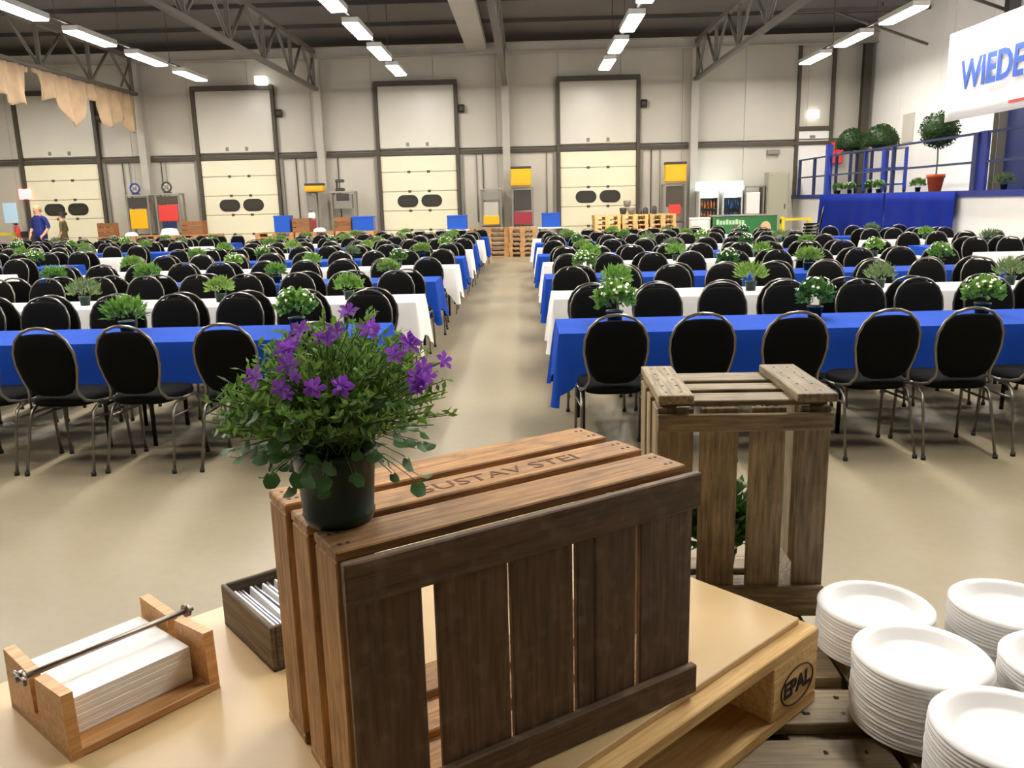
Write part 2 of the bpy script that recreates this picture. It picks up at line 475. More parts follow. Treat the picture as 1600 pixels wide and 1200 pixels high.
# far door above the platform, with lintel
t = struct('door_5', 'pale grey door on the platform in the corner', (9.5, 28.44, 1.6))
MB().box(-.5, .5, -.06, 0, 0.0, 2.06, 0, .01).build('door_leaf', 'wall_white', t)
MB().box(-.60, .60, -.14, 0, 2.08, 2.2).build('lintel', 'dark_steel', t)
for sx in (-1, 1): MB().box(sx * .55 - .05, sx * .55 + .05, -.12, 0, 0, 4.75).build('jamb', 'dark_steel', t)
MB().box(-.13, .05, -.075, -.06, 1.83, 1.92).build('door_sign', 'mid_grey', t)
tag(MB().box(9.28, 9.62, 28.3, 28.42, 4.05, 4.3, 0, .01).build('exit_light', 'sign_glow'), 'small lit white sign above the corner door', 'sign')
tag(MB().box(-8.63, -8.27, 28.0, 28.3, 5.52, 5.78, 0, .02).build('wall_light', 'sign_glow'), 'small square bright lamp above the second loading door', 'lamp')
# thin conduits down the wall
for k, (x, z1) in enumerate(((-13.42, 3.2), (-13.2, 3.2), (-12.12, 3.2), (-11.97, 3.2), (-7.59, 3.2), (-7.31, 3.2), (-6.19, 3.2), (-1.58, 3.2), (-1.37, 3.2), (.75, 3.2), (4.2, 3.2), (4.49, 3.2))):
    tag(MB().cyl((x, 28.4, 1.0), (x, 28.4, z1), .018, n=6).build('conduit', 'mid_grey' if k % 2 else 'dark_steel'), 'thin cable conduit on the back wall, %s from the left' % ORD[k], 'conduit', 'cable conduits on the back wall')
bulk = MB().box(8.0, 8.4, 28.28, 28.44, 2.95, 3.1)
tag(bulk.build('vent_grille', 'mid_grey'), 'small grey vent box under the right girt rail', 'vent')

# ------------------------------------------------------------------ ceiling lamps: four rows of trough fittings
ROWS = [(-9.55, 'far left'), (-3.6, 'left centre'), (2.42, 'right centre'), (8.3, 'far right'), (-15.6, 'outermost left')]
hous = MB().box(-.18, .18, -.87, .87, 5.385, 5.50, 0, .01).mesh('housing', 'housing')
dif = MB().prism([(-.165, 5.39), (-.15, 5.355), (.15, 5.355), (.165, 5.39)], -.85, .85).mesh('diffuser', 'lamp_glow')
for x, nm in ROWS:
    tr = thing('light_track', 'slim dark track carrying the %s row of ceiling lamps' % nm, 'light track', (x, 0, 0))
    MB().box(-.03, .03, 1.4, 26.2, 5.50, 5.54).build('rail', 'dark_steel', tr)
    hg = MB().cyl((0, 0, 5.53), (0, 0, ZR), .008, n=4).mesh('hanger', 'dark_steel')
    y = 23.65
    while y > 1: link('hanger', hg, tr, (0, y, 0)); y -= 2.8
    for k in range(9):
        yy = 25.05 - 2.8 * k
        l = thing('ceiling_lamp', '%s ceiling lamp from the back wall in the %s row' % (ORD[k], nm), 'lamp', (x, yy, 0), 0, 'trough lamps under the roof')
        link('housing', hous, l); link('diffuser', dif, l)

# ------------------------------------------------------------------ drapes on the left truss
def drape(y0, y1, profile, lab):
    ny, nz = 60, 10; vs = []; fs = []
    rnd = random.Random(int(y0 * 10))
    for i in range(ny + 1):
        t = i / ny; yy = y0 + (y1 - y0) * t
        a = t * (len(profile) - 1); k = min(int(a), len(profile) - 2); q = a - k; q = q * q * (3 - 2 * q)
        d = profile[k] * (1 - q) + profile[k + 1] * q
        d += .03 * math.sin(yy * 21)
        for j in range(nz + 1):
            s = j / nz
            vs.append((.11 * math.sin(yy * 8.5 + .6 * math.sin(yy * 3)) * (.35 + .65 * s) + .04 * math.sin(yy * 17), yy, 5.27 - d * s))
    for i in range(ny):
        for j in range(nz):
            a = i * (nz + 1) + j; fs.append((a, a + 1, a + nz + 2, a + nz + 1))
    o = MB().add(vs, fs, 0, True).build('drape', 'drape_beige', None, (-12.55, 0, 0))
    so = o.modifiers.new('thick', 'SOLIDIFY'); so.thickness = .01
    return tag(o, lab, 'drape')
drape(18.6, 22.15, [.7, 1.15, 1.05, .35, .75, 1.0, .95, .12], 'beige fabric swag on the left truss, nearest the camera')
drape(22.2, 28.0, [.08, .72, .62, 1.2, 1.25, .5, .45, 1.15, 1.1, .75, 1.2, 1.05], 'long beige fabric swag on the left truss, nearest the back wall')

# ------------------------------------------------------------------ raised platform along the right wall
pt = struct('platform', 'raised loading platform along the right wall')
MB().box(8.95, XR, 10.0, 28.5, 0, 1.56).build('platform_body', 'wall_white', pt)
MB().box(8.88, XR, 9.95, 28.5, 1.5, 1.62).build('edge_beam', 'platform_blue', pt)
rl = thing('platform_railing', 'blue steel railing along the platform edge', 'railing', (8.95, 0, 1.62))
for yy in (27.9, 26.5, 25.3, 20.9, 17.05, 13.2):
    w = .08 if yy in (25.3, 17.05) else .04
    MB().box(-w, w, yy - w, yy + w, 0, 1.42 if yy == 25.3 else 1.1).build('post', 'rail_blue' if yy == 25.3 else 'dark_blue', rl)
MB().box(-.035, .035, 16.9, 17.2, -.1, 1.12).build('post', 'platform_blue', rl, (0.0, -.2, 0))
for z in (1.07, .52): MB().box(-.022, .022, 10.1, 27.95, z, z + .045).build('rail', 'dark_blue', rl)
def curtain(y0, y1, lab, ph):
    ny, nz = 70, 8; vs = []; fs = []
    for i in range(ny + 1):
        yy = y0 + (y1 - y0) * i / ny
        for j in range(nz + 1):
            s = j / nz
            vs.append((-.035 - .03 * math.sin(yy * 5 + ph + .8 * math.sin(yy * 1.7)) * (.25 + s) - .03 * s, yy + .1 * s * math.sin(yy * 2 + ph), 1.60 - 1.57 * s))
    for i in range(ny):
        for j in range(nz):
            a = i * (nz + 1) + j; fs.append((a, a + nz + 1, a + nz + 2, a + 1))
    o = MB().add(vs, fs, 0, True).build('curtain', 'curtain_blue', None, (8.86, 0, 0))
    so = o.modifiers.new('thick', 'SOLIDIFY'); so.thickness = .008
    return tag(o, lab, 'curtain')
curtain(21.05, 25.5, 'blue cloth hung on the platform front, the part nearer the back wall', 0.3)
curtain(17.55, 20.95, 'dark blue cloth hung on the platform front, the part nearer the camera', 1.9)
# banner above the platform edge
bn = thing('banner', 'large white hanging banner with bold blue lettering', 'banner', (8.8, 0, 0))
vs = []; fs = []
for i in range(25):
    for j in range(9):
        yy = 18.25 - 6.0 * i / 24; zz = 4.75 - 1.73 * j / 8
        vs.append((.012 * math.sin(yy * 3 + j * .4), yy, zz))
for i in range(24):
    for j in range(8):
        a = i * 9 + j; fs.append((a, a + 1, a + 10, a + 9))
o = MB().add(vs, fs, 0, True).build('sheet', 'banner_white', bn); so = o.modifiers.new('thick', 'SOLIDIFY'); so.thickness = .006
me = text_mesh('WIEDER', .76, .004, .018, 'LEFT'); me.materials.clear(); me.materials.append(M['banner_blue'])
lt = link('lettering', me, bn, (-.035, 17.62, 3.83)); lt.rotation_euler = (R(90), 0, R(-90)); lt.scale = (.93, 1, 1)
MB().box(-.03, -.02, 15.3, 15.85, 3.14, 3.19).build('red_line', 'red', bn)
for yy in (18.1, 15.2, 12.4): MB().cyl((0, yy, 4.74), (0, yy, 6.84), .006, n=4).build('cord', 'mid_grey', bn)
# right wall fittings
tag(MB().box(11.2, 11.25, 19.3, 20.25, 1.62, 3.45, 0, .01).build('wall_door_leaf', 'dark_blue'), 'dark blue door in the right wall under the banner', 'door')
tag(MB().box(11.215, 11.245, 25.05, 25.75, 3.05, 3.86).build('notice_board', 'wall_panel'), 'pale notice sheet on the right wall, nearer the corner', 'notice')
nb = tag(MB().box(11.215, 11.245, 23.9, 24.55, 3.2, 3.82).build('notice_board', 'paper_white'), 'white notice sheet on the right wall beside the tree crown', 'notice')
for k in range(3): MB().box(11.208, 11.216, 24.05, 24.4, 3.62 - .12 * k, 3.66 - .12 * k).build('print_line', 'mid_grey', nb)
tag(MB().box(10.05, 10.42, 28.2, 28.42, 2.6, 3.28, 0, .02).build('hose_cabinet', 'red'), 'red fire hose cabinet on the back wall above the platform', 'cabinet')
# ------------------------------------------------------------------ banquet chairs
def hoop(n=1):
    half = [(.207, -.02, .435), (.203, -.10, .445), (.185, -.17, .465), (.160, -.196, .51), (.158, -.205, .555), (.178, -.218, .62), (.193, -.232, .70), (.190, -.246, .78), (.160, -.258, .855), (.105, -.267, .908), (.05, -.271, .928)]
    if n == 2: half = [half[i] for i in (0, 2, 3, 5, 6, 7, 8, 9)]
    return [(-x, y, z) for x, y, z in half] + [(0, -.272, .933)] + [(x, y, z) for x, y, z in reversed(half)]
def front_leg(s): return [(s * .207, -.03, .435), (s * .21, .12, .43), (s * .21, .175, .415), (s * .212, .195, .37), (s * .217, .225, 0.0)]
def rear_leg(s): return [(s * .197, .05, .42), (s * .199, -.09, .415), (s * .201, -.135, .39), (s * .205, -.165, .33), (s * .218, -.25, 0.0)]
def lean(z): return -.2 - (z - .5) * .165
def back_outline(n=20):
    half = [(.0, .497), (.07, .501), (.115, .518), (.146, .555), (.167, .62), (.183, .70), (.180, .78), (.153, .85), (.118, .888), (.06, .897)]
    if n < 20: half = [half[k] for k in (0, 2, 3, 5, 6, 7, 8)]
    return half + [(0, .899)] + [(-x, z) for x, z in reversed(half[1:])]
def back_mb(n=20):
    mb = MB(); ol = back_outline(n); k = len(ol); cx, cz = 0, .69
    rings = [(1.0, 0.0), (.985, .016), (.93, .023), (.6, .028)]
    vs = []
    for sgn in (1, -1):
        for sc, th in rings:
            for x, z in ol:
                px = x * sc; pz = cz + (z - cz) * sc
                vs.append((px, lean(pz) + .005 + sgn * th, pz))
        vs.append((0, lean(cz) + .005 + sgn * .03, cz))
    fs = []; per = len(rings) * k + 1
    for si in range(2):
        o = si * per
        for r in range(len(rings) - 1):
            for j in range(k):
                f = (o + r * k + j, o + r * k + (j + 1) % k, o + (r + 1) * k + (j + 1) % k, o + (r + 1) * k + j)
                fs.append(f if si else f[::-1])
        for j in range(k):
            f = (o + 3 * k + j, o + 3 * k + (j + 1) % k, o + per - 1); fs.append(f if si else f[::-1])
    mb.add(vs, fs, 0, True)
    return mb
def seat_mb(n=24):
    mb = MB(); vs = []; fs = []
    def pt(a):
        c_, s_ = math.cos(a), math.sin(a)
        e = .55
        x = math.copysign(abs(c_) ** e, c_) * .212; y = math.copysign(abs(s_) ** e, s_) * .215
        if y < 0: x *= .9
        return x, y + .015
    rings = [(.93, .428), (1.0, .44), (1.0, .468), (.95, .482), (.6, .49)]
    for sc, z in rings:
        for j in range(n):
            x, y = pt(2 * PI * j / n); vs.append((x * sc, (y - .015) * sc + .015, z))
    vs.append((0, .015, .492))
    for r in range(len(rings) - 1):
        for j in range(n): fs.append((r * n + j, r * n + (j + 1) % n, (r + 1) * n + (j + 1) % n, (r + 1) * n + j))
    for j in range(n): fs.append((4 * n + j, 4 * n + (j + 1) % n, len(vs) - 1))
    fs.append(tuple(range(n - 1, -1, -1)))
    mb.add(vs, fs, 0, True); return mb
TR = .0098
me_back = back_mb().mesh('backrest', 'black_fabric'); me_seat = seat_mb().mesh('seat', 'black_fabric')
me_hoop = MB().tube(hoop(), TR, 8).mesh('back_frame', 'chair_metal')
def foot(mb, s, y): mb.cyl((s * .2175, y, 0), (s * .2172, y * .99, .025), .015, n=8, mi=1); return mb
me_legs = [foot(MB().tube(front_leg(s), TR, 8), s, .225).mesh('leg', ['chair_metal', 'rubber']) for s in (-1, 1)] + [foot(MB().tube(rear_leg(s), TR, 8), s, -.25).mesh('leg', ['chair_metal', 'rubber']) for s in (-1, 1)]
me_str = [MB().cyl((s * .212, .2, .335), (s * .205, -.16, .345), .008, n=6).mesh('stretcher', 'chair_metal') for s in (-1, 1)]
def full_chair():
    t = thing('banquet_chair', 'x', 'chair', (0, 0, 0), 0, 'round-backed banquet chairs')
    link('seat', me_seat, t); link('backrest', me_back, t); link('back_frame', me_hoop, t)
    for m_ in me_legs: link('leg', m_, t)
    for m_ in me_str: link('stretcher', m_, t)
    return t
# one-mesh chair for the distant rows
fm = MB()
bm_ = back_mb(14); fm.add(bm_.v, bm_.f, 0, True)
bm_ = seat_mb(12); fm.add(bm_.v, bm_.f, 0, True)
fm.tube(hoop(2), .0112, 5, 1, False)
for s in (-1, 1):
    fm.tube([front_leg(s)[i] for i in (0, 2, 4)], TR, 4, 1, False); fm.tube([rear_leg(s)[i] for i in (0, 3, 4)], TR, 4, 1, False)
me_far = fm.mesh('banquet_chair', ['black_fabric', 'chair_metal'])

# ------------------------------------------------------------------ tables, cloths, chairs, table plants
def cloth_mesh(x0, x1, y0, y1, zt, side, end, colour, seed):
    rnd = random.Random(seed); mb = MB()
    per = []
    def seg(a, b_, n_, nv):
        d = (Vector(b_) - Vector(a)); k = max(2, int(d.length / .07))
        for i in range(k): per.append((Vector(a) + d * (i / k), Vector(nv), n_))
    cs = [(x0, y0), (x1, y0), (x1, y1), (x0, y1)]; nv = [(0, -1), (1, 0), (0, 1), (-1, 0)]
    for q in range(4):
        a, b_ = cs[q], cs[(q + 1) % 4]
        seg(a, b_, q, nv[q])
        for k in range(5):   # corner fan
            t = (k + .5) / 5; v = (Vector(nv[q]) * (1 - t) + Vector(nv[(q + 1) % 4]) * t).normalized()
            per.append((Vector(b_), v, 10 + q))
    n = len(per); lv = 8; vs = []; ph = rnd.random() * 6
    corners = [Vector(c_) for c_ in cs]
    acc = 0; prev = per[0][0]
    for (p, v, q) in per:
        acc += (p - prev).length; prev = p
        dc = min((p - c_).length for c_ in corners)
        base = side if q in (0, 2) else (end if q in (1, 3) else (side + end) / 2)
        k = math.exp(-(dc / .13) ** 2)
        d = base * (1 - k) + (base + (.17 if q >= 10 else .13)) * k
        if q < 10: d += .006 * math.sin(acc * 3.1 + ph)
        for j in range(lv + 1):
            t = j / lv
            out = .006 + t * .012 + (t ** 1.2) * (.011 * math.sin(acc * 17 + ph) + .007 * math.sin(acc * 7.3 + 2 * ph)) * (1 if base > .2 else .5) + .055 * k * t * (1 if q >= 10 else .35)
            if j == 0: out = 0
            if j == 1: out *= .8
            vs.append((p.x + v.x * out, p.y + v.y * out, zt - d * t))
    fs = []
    for i in range(n):
        i2 = (i + 1) % n
        for j in range(lv): fs.append((i * (lv + 1) + j, i * (lv + 1) + j + 1, i2 * (lv + 1) + j + 1, i2 * (lv + 1) + j))
    mb.add(vs, fs, 0, True)
    k0 = len(mb.v)
    top = [vs[i * (lv + 1)] for i in range(n)]
    mb.add(top, [tuple(range(n))], 0, False)
    return mb.mesh('tablecloth', colour)
def leaf_quad(mb, p, d, up, ln, wd, mi=0):
    d = d.normalized(); s = d.cross(up)
    if s.length < 1e-3: s = d.cross(Vector((1, 0, 0)))
    s.normalize(); nn = s.cross(d)
    a = p; b_ = p + d * ln * .5 + s * wd * .5 - nn * wd * .12; c_ = p + d * ln; e_ = p + d * ln * .5 - s * wd * .5 - nn * wd * .12; f_ = p + d * ln * .5 + nn * wd * .1
    mb.add([a, b_, c_, e_, f_], [(0, 1, 4), (1, 2, 4), (2, 3, 4), (3, 0, 4)], mi, True)
def rand_dir(r):
    z = r.uniform(-1, 1); a = r.uniform(0, 2 * PI); q = math.sqrt(1 - z * z)
    return Vector((q * math.cos(a), q * math.sin(a), z))
def bush(seed, n, c_, rad, ln, wd, flat=1.0, upw=.5, jit=.5):
    r = random.Random(seed); mb = MB()
    for k in range(n):
        d = rand_dir(r)
        if d.z < -.55: d.z = -d.z * .4
        q = r.uniform(.45, 1.0)
        p = Vector(c_) + Vector((d.x * rad[0] * q, d.y * rad[1] * q, d.z * rad[2] * q))
        dd = (d + Vector((r.uniform(-jit, jit), r.uniform(-jit, jit), upw + r.uniform(-jit, jit))))
        sc = r.uniform(.7, 1.25)
        leaf_quad(mb, p, dd, rand_dir(r), ln * sc, wd * sc)
    return mb
def blossoms(seed, n, c_, rad, size, low=.1):
    r = random.Random(seed); mb = MB()
    for k in range(n):
        d = rand_dir(r); d.z = abs(d.z) * .9 + low; d.normalize()
        p = Vector(c_) + Vector((d.x * rad[0], d.y * rad[1], d.z * rad[2])) * r.uniform(.95, 1.1)
        u = d.cross(Vector((0.3, .2, 1))).normalized(); w = d.cross(u)
        pts = [p + d * size * .4]
        for j in range(10):
            a = 2 * PI * j / 10; q = size * (1 if j % 2 == 0 else .5); pts.append(p + (u * math.cos(a) + w * math.sin(a)) * q)
        mb.add(pts, [(0, 1 + j, 1 + (j + 1) % 10) for j in range(10)], 0, True)
    return mb
me_pot = MB().lathe([(.04, 0), (.048, .07), (.052, .07), (.052, .08), (.045, .08), (.043, .065)], 14).mesh('pot', 'pot_green')
PLANTS = []
for sd, kind in ((1, 'white'), (2, 'green'), (3, 'grey'), (4, 'green'), (5, 'white')):
    if kind == 'white':
        fo = bush(sd, 300, (0, 0, .145), (.105, .105, .085), .046, .032).mesh('foliage', 'leaf_mid' if sd == 1 else 'leaf_dark'); bl = blossoms(sd, 34, (0, 0, .155), (.12, .12, .105), .013, .25).mesh('blossoms', 'petal_white')
    elif kind == 'green':
        fo = bush(sd, 380, (0, 0, .135), (.12, .12, .075), .06, .018, upw=.8).mesh('foliage', 'leaf_mid' if sd == 2 else 'leaf_bright'); bl = None
    else:
        fo = bush(sd, 420, (0, 0, .13), (.13, .13, .085), .055, .012, upw=1.1, jit=.4).mesh('foliage', 'leaf_grey'); bl = blossoms(9, 7, (0, 0, .15), (.12, .12, .09), .009).mesh('blossoms', 'petal_purple')
    PLANTS.append((kind, fo, bl))
KINDLAB = {'white': 'white-flowering potted plant', 'green': 'leafy green potted plant', 'grey': 'grey-green feathery potted plant'}
BLOCKS = {'L1': dict(rows=(0, 9), x0=-6.3, x1=-1.01, txt='left of the aisle', chairs=[-1.30 - .53 * k for k in range(10)], frm='aisle'),
          'R1': dict(rows=(0, 8), x0=.21, x1=5.45, txt='right of the aisle', chairs=[.54 + .527 * k for k in range(10)], frm='aisle'),
          'L2': dict(rows=(2, 9), x0=-14.2, x1=-7.54, txt='in far left block', chairs=[-7.86 - .53 * k for k in range(12)], frm='right'),
          'R2': dict(rows=(3, 7), x0=6.42, x1=8.45, txt='by blue platform', chairs=[6.72 + .5 * k for k in range(4)], frm='left')}
NR = 9
def tilt(px): return px
def in_view(p, pad=1.06):
    v = cam.matrix_world.inverted() @ Vector(p)
    if v.z > -.1: return False
    return abs(v.x / -v.z) < 800 / 1294 * pad + .25 / -v.z and abs(v.y / -v.z) < 600 / 1294 * pad + .25 / -v.z
rnd = random.Random(7)
seats = []
CM = {}
table_top = {}
for bk, B in BLOCKS.items():
    for r in range(B['rows'][0], B['rows'][1]):
        yn = 5.45 + 2.0 * r; yf = yn + .72; yc = (yn + yf) / 2
        col = 'blue' if r % 2 == 0 else 'white'
        x0, x1 = B['x0'], B['x1']
        rowtxt = '%s-row %s table %s' % (ORD[r] if r else 'front', col, B['txt'])
        dx = rnd.uniform(-.04, .04) if r else 0
        tb = thing('folding_table', 'long folding table under the %s-row %s cloth %s' % (ORD[r] if r else 'front', col, B['txt']), 'table', (0, 0, 0), 0, 'long banquet tables')
        key = ('t', bk)
        if key not in CM:
            CM[key] = MB().box(x0 + .015, x1 - .015, .015, .705, .71, .735).mesh('tabletop', 'table_grey')
            CM[('l', bk)] = MB().cyl((0, .08, 0), (0, .08, .71), .016, n=6).cyl((0, .64, 0), (0, .64, .71), .016, n=6).cyl((0, .08, .3), (0, .64, .3), .01, n=5).mesh('leg_frame', 'table_leg')
        tb.location = (dx, yn, 0)
        link('tabletop', CM[key], tb)
        nseg = 3 if bk != 'R2' else 1
        for q in range(nseg):
            a = x0 + (x1 - x0) * q / nseg; b_ = x0 + (x1 - x0) * (q + 1) / nseg
            for xx in (a + .16, b_ - .16): link('leg_frame', CM[('l', bk)], tb, (xx, 0, 0))
        key = (bk, col, r % 4 // 2)
        if key not in CM:
            CM[key] = cloth_mesh(x0, x1, 0, .72, .742, .29, .36, 'cloth_' + col, ord(bk[0]) % 7 + r)
        cl = link('tablecloth', CM[key], None, (dx, yn, 0))
        tag(cl, '%s cloth over the %s' % (col, rowtxt.replace(col + ' ', '')), 'tablecloth', 'blue tablecloths' if col == 'blue' else 'white tablecloths')
        for side in (0, 1):
            for k, cx in enumerate(B['chairs']):
                x = cx + rnd.uniform(-.022, .022); y = (yn - .285 + rnd.uniform(-.03, .02)) if side == 0 else (yf + .285 + rnd.uniform(-.02, .03))
                if side and r: x += .07 * math.sin(r * 2.3 + len(bk)) + rnd.uniform(-.012, .012)
                if r == 0 and bk == 'L1' and side == 0: x = [-1.27, -1.83, -2.42, -2.92, -3.43, -4.0, -4.5, -5.0, -5.5, -6.0][k]
                rz = (0 if side == 0 else PI) + R(rnd.uniform(-4, 4))
                if not (in_view((x, y, .9)) or in_view((x, y, .45)) or in_view((x, y, .05))): continue
                seats.append((math.hypot(x, y), x, y, rz, r, side, bk, col, k))
        # plants
        if r == 0 and bk == 'L1': ps = [(-2.9, .46, 1), (-1.65, .42, 0)]
        elif r == 0 and bk == 'R1': ps = [(.62, .40, 0), (2.05, .46, 4), (3.22, .44, 0)]
        elif r == 1 and bk == 'L1': ps = [(-4.2, .35, 2), (-2.92, .4, 3), (-1.68, .36, 1)]
        elif r == 1 and bk == 'R1': ps = [(.85, .42, 1), (2.1, .36, 3), (3.3, .36, 2), (4.5, .36, 2)]
        else:
            n = int((x1 - x0) / 1.3); ps = []
            for k in range(n):
                xx = x0 + (x1 - x0) * (k + .5) / n + rnd.uniform(-.2, .2); ps.append((xx, .36 + rnd.uniform(-.12, .12), rnd.randrange(5)))
            if bk in ('L1', 'L2'): ps.reverse()
        cnt = 0
        for (px, py, kd) in ps:
            if not in_view((px, yn + py, .85), 1.02): continue
            kind, fo, bl = PLANTS[kd]
            lab = '%s on %s, %s from %s' % (KINDLAB[kind], rowtxt, ORD[cnt], B['frm'])
            cnt += 1
            p = thing('potted_plant', lab, 'plant', (px, yn + py, .743), rnd.uniform(0, 6), 'potted plants on the banquet tables')
            sc = rnd.uniform(.95, 1.12) * (1.12 if r == 0 else 1.0); p.scale = (sc, sc, sc)
            link('pot', me_pot, p); f_ = link('foliage', fo, p); tag(f_, kind='stuff')
            if bl: tag(link('blossoms', bl, p), kind='stuff')
seats.sort()
proto = None
rest = MB()
vf = [Vector(v.co) for v in me_far.vertices]; pf = [(list(p.vertices), p.material_index) for p in me_far.polygons]
for i, (d, x, y, rz, r, side, bk, col, k) in enumerate(seats):
    B = BLOCKS[bk]
    lab = 'black chair, %s side of %s-row %s table %s, %s from %s' % ('near' if side == 0 else 'far', ORD[r] if r else 'front', col, B['txt'], ORD[k], B['frm'])
    if i < 300:
        if i < 110:
            if proto is None: proto = full_chair(); o = proto
            else: o = copy_tree(proto)
            o.location = (x, y, 0); o.rotation_euler = (0, 0, rz); o['label'] = lab
        else:
            o = link('banquet_chair', me_far, None, (x, y, 0), (0, 0, rz))
            tag(o, lab, 'chair', 'round-backed banquet chairs')
    else:
        mt = Matrix.Translation((x, y, 0)) @ Matrix.Rotation(rz, 4, 'Z')
        k0 = len(rest.v); rest.v += [tuple(mt @ v) for v in vf]
        for f, mi in pf: rest.f.append([a + k0 for a in f]); rest.m.append(mi); rest.smooth.append(True)
if rest.v:
    tag(rest.build('distant_chairs', ['black_fabric', 'chair_metal']), 'black banquet chairs crowding the most distant table rows', 'chairs', kind='stuff')
print('CHAIRS', len(seats))
# ------------------------------------------------------------------ pallets
def pallet_parts(t, mt, detail=True):
    tops = (-.3275, -.1625, 0, .1625, .3275); tw = (.145, .1, .145, .1, .145)
    for y, w in zip(tops, tw): plank('deck_board', (1.2, w, .022), (0, y, .133), mt, t)
    for x in (-.5275, 0, .5275): plank('stringer_board', (.8, .145, .022), (x, 0, .111), mt, t, (0, 0, PI / 2))
    for x in (-.5275, 0, .5275):
        for y, w in ((-.35, .1), (0, .145), (.35, .1)): plank('block', (.145, w, .078), (x, y, .061), mt, t, (0, 0, 0), .003)
    for y, w in ((-.35, .1), (0, .145), (.35, .1)): plank('bottom_board', (1.2, w, .022), (0, y, .011), mt, t)
def pallet_mesh(mt):
    mb = MB()
    for y, w in zip((-.3275, -.1625, 0, .1625, .3275), (.145, .1, .145, .1, .145)): mb.box(-.6, .6, y - w / 2, y + w / 2, .122, .144)
    for x in (-.5275, 0, .5275):
        mb.box(x - .0725, x + .0725, -.4, .4, .1, .122)
        for y, w in ((-.35, .1), (0, .145), (.35, .1)): mb.box(x - .0725, x + .0725, y - w / 2, y + w / 2, .022, .1)
    for y, w in ((-.35, .1), (0, .145), (.35, .1)): mb.box(-.6, .6, y - w / 2, y + w / 2, 0, .022)
    return mb.mesh('pallet', mt)
PM = {k: pallet_mesh(k) for k in ('pallet_grey', 'pallet_brown', 'pallet_new')}
def stack(n, x, y, rz, mt, where, group, top_parts=False, jit=.012):
    r_ = random.Random(int(x * 100 + y * 10))
    for k in range(n):
        lab = 'pallet, %s up in the stack %s' % (ORD[k], where)
        loc = (x + r_.uniform(-jit, jit), y + r_.uniform(-jit, jit), .144 * k); rr = rz + R(r_.uniform(-.6, .6))
        if k == n - 1: loc = (x, y, .144 * k); rr = rz
        if top_parts and k == n - 1:
            t = thing('pallet', lab, 'pallet', loc, rr, group); pallet_parts(t, mt)
            nl = MB()
            for x_ in (-.56, -.49, 0, .49, .56):
                for y_ in (-.36, -.29, -.185, -.14, -.035, .03, .14, .185, .29, .36): nl.cyl((x_ + r_.uniform(-.012, .012), y_, .143), (x_, y_, .1446), .0042, n=6)
            tag(nl.build('nail_heads', 'dark_steel', t), kind='stuff')
        else:
            o = link('pallet', PM[mt], None, loc, (0, 0, rr)); tag(o, lab, 'pallet', group)
stack(5, -.025, 1.4765, 0, 'pallet_grey', 'under the wooden crates', 'weathered grey pallets', True)
stack(5, -.025, .655, 0, 'pallet_grey', 'nearest the camera', 'weathered grey pallets', True)
stack(5, 1.195, 1.17, 0, 'pallet_grey', 'under the white plates', 'weathered grey pallets', True)
# the new pallet laid askew on top, with its burnt-in mark
ep = thing('pallet', 'fresh pale pallet laid askew on the grey stack under the hardboard', 'pallet', (-.213, 1.212, .72), R(43))
pallet_parts(ep, 'pallet_new')
me = text_mesh('EPAL', .04, .0006, .0012); me.materials.clear(); me.materials.append(M['ink'])
lt = link('lettering', me, ep, (.532, -.4006, .064)); lt.rotation_euler = (R(90), 0, 0)
MB().tube([(.532 + .052 * math.cos(a), -.4008, .064 + .034 * math.sin(a)) for a in [2 * PI * k / 32 for k in range(32)]], .0014, 5, closed=True).build('oval_mark', 'ink', ep)
hb = thing('hardboard_sheet', 'smooth tan hardboard sheet lying on the fresh pallet', 'board', (-.213, 1.212, .864), R(43))
MB().box(-.6, .585, -.37, .4, 0, .012, 0, .0015).build('sheet', 'hardboard', hb)

# ------------------------------------------------------------------ brown crate on its side
W_, H_, D_ = .529, .35, .286
cr = thing('wooden_crate', 'large dark brown slatted crate on its side with a flowering plant on top', 'crate', (-.201, .828, .876), .58)
ysl = [(.030, .104), (.126, .190), (.212, D_)]
for y0, y1 in ysl:
    plank('top_slat', (W_, y1 - y0, .013), (W_ / 2, (y0 + y1) / 2, H_ - .0065), 'crate_brown', cr)
    plank('base_slat', (W_, y1 - y0, .013), (W_ / 2, (y0 + y1) / 2, .0065), 'crate_brown', cr)
    for x in (.007, W_ - .007):
        plank('end_board', (H_ - .028, y1 - y0 - .004, .014), (x, (y0 + y1) / 2, H_ / 2), 'crate_brown', cr, (0, PI / 2, 0))
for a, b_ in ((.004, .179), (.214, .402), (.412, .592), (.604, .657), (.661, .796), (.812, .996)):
    plank('face_slat', (H_ - .024, (b_ - a) * W_, .010), ((a + b_) / 2 * W_, .018, (H_ - .022) / 2), 'crate_face_shaded', cr, (R(90), R(90), 0) if False else (0, R(90), R(90)))
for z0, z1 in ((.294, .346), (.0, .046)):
    plank('batten', (W_ + .004, z1 - z0, .013), (W_ / 2, .0065, (z0 + z1) / 2), 'crate_face_shaded', cr, (R(90), 0, 0))
for x, z, sx, sz in ((.014, .013, 1, 1), (W_ - .014, .013, -1, 1), (.014, H_ - .013, 1, -1), (W_ - .014, H_ - .013, -1, -1)):
    MB().prism([(x, z), (x + sx * .032, z), (x, z + sz * .032)], .026, D_ - .004).build('corner_post', 'crate_brown', cr)
me = text_mesh('GUSTAV STEI', .042, .0002, .0); me.materials.clear(); me.materials.append(M['faded_ink'])
lt = link('lettering', me, cr, (.29, .157, H_ + .0004)); lt.scale = (1.12, .9, 1)
nl = MB()
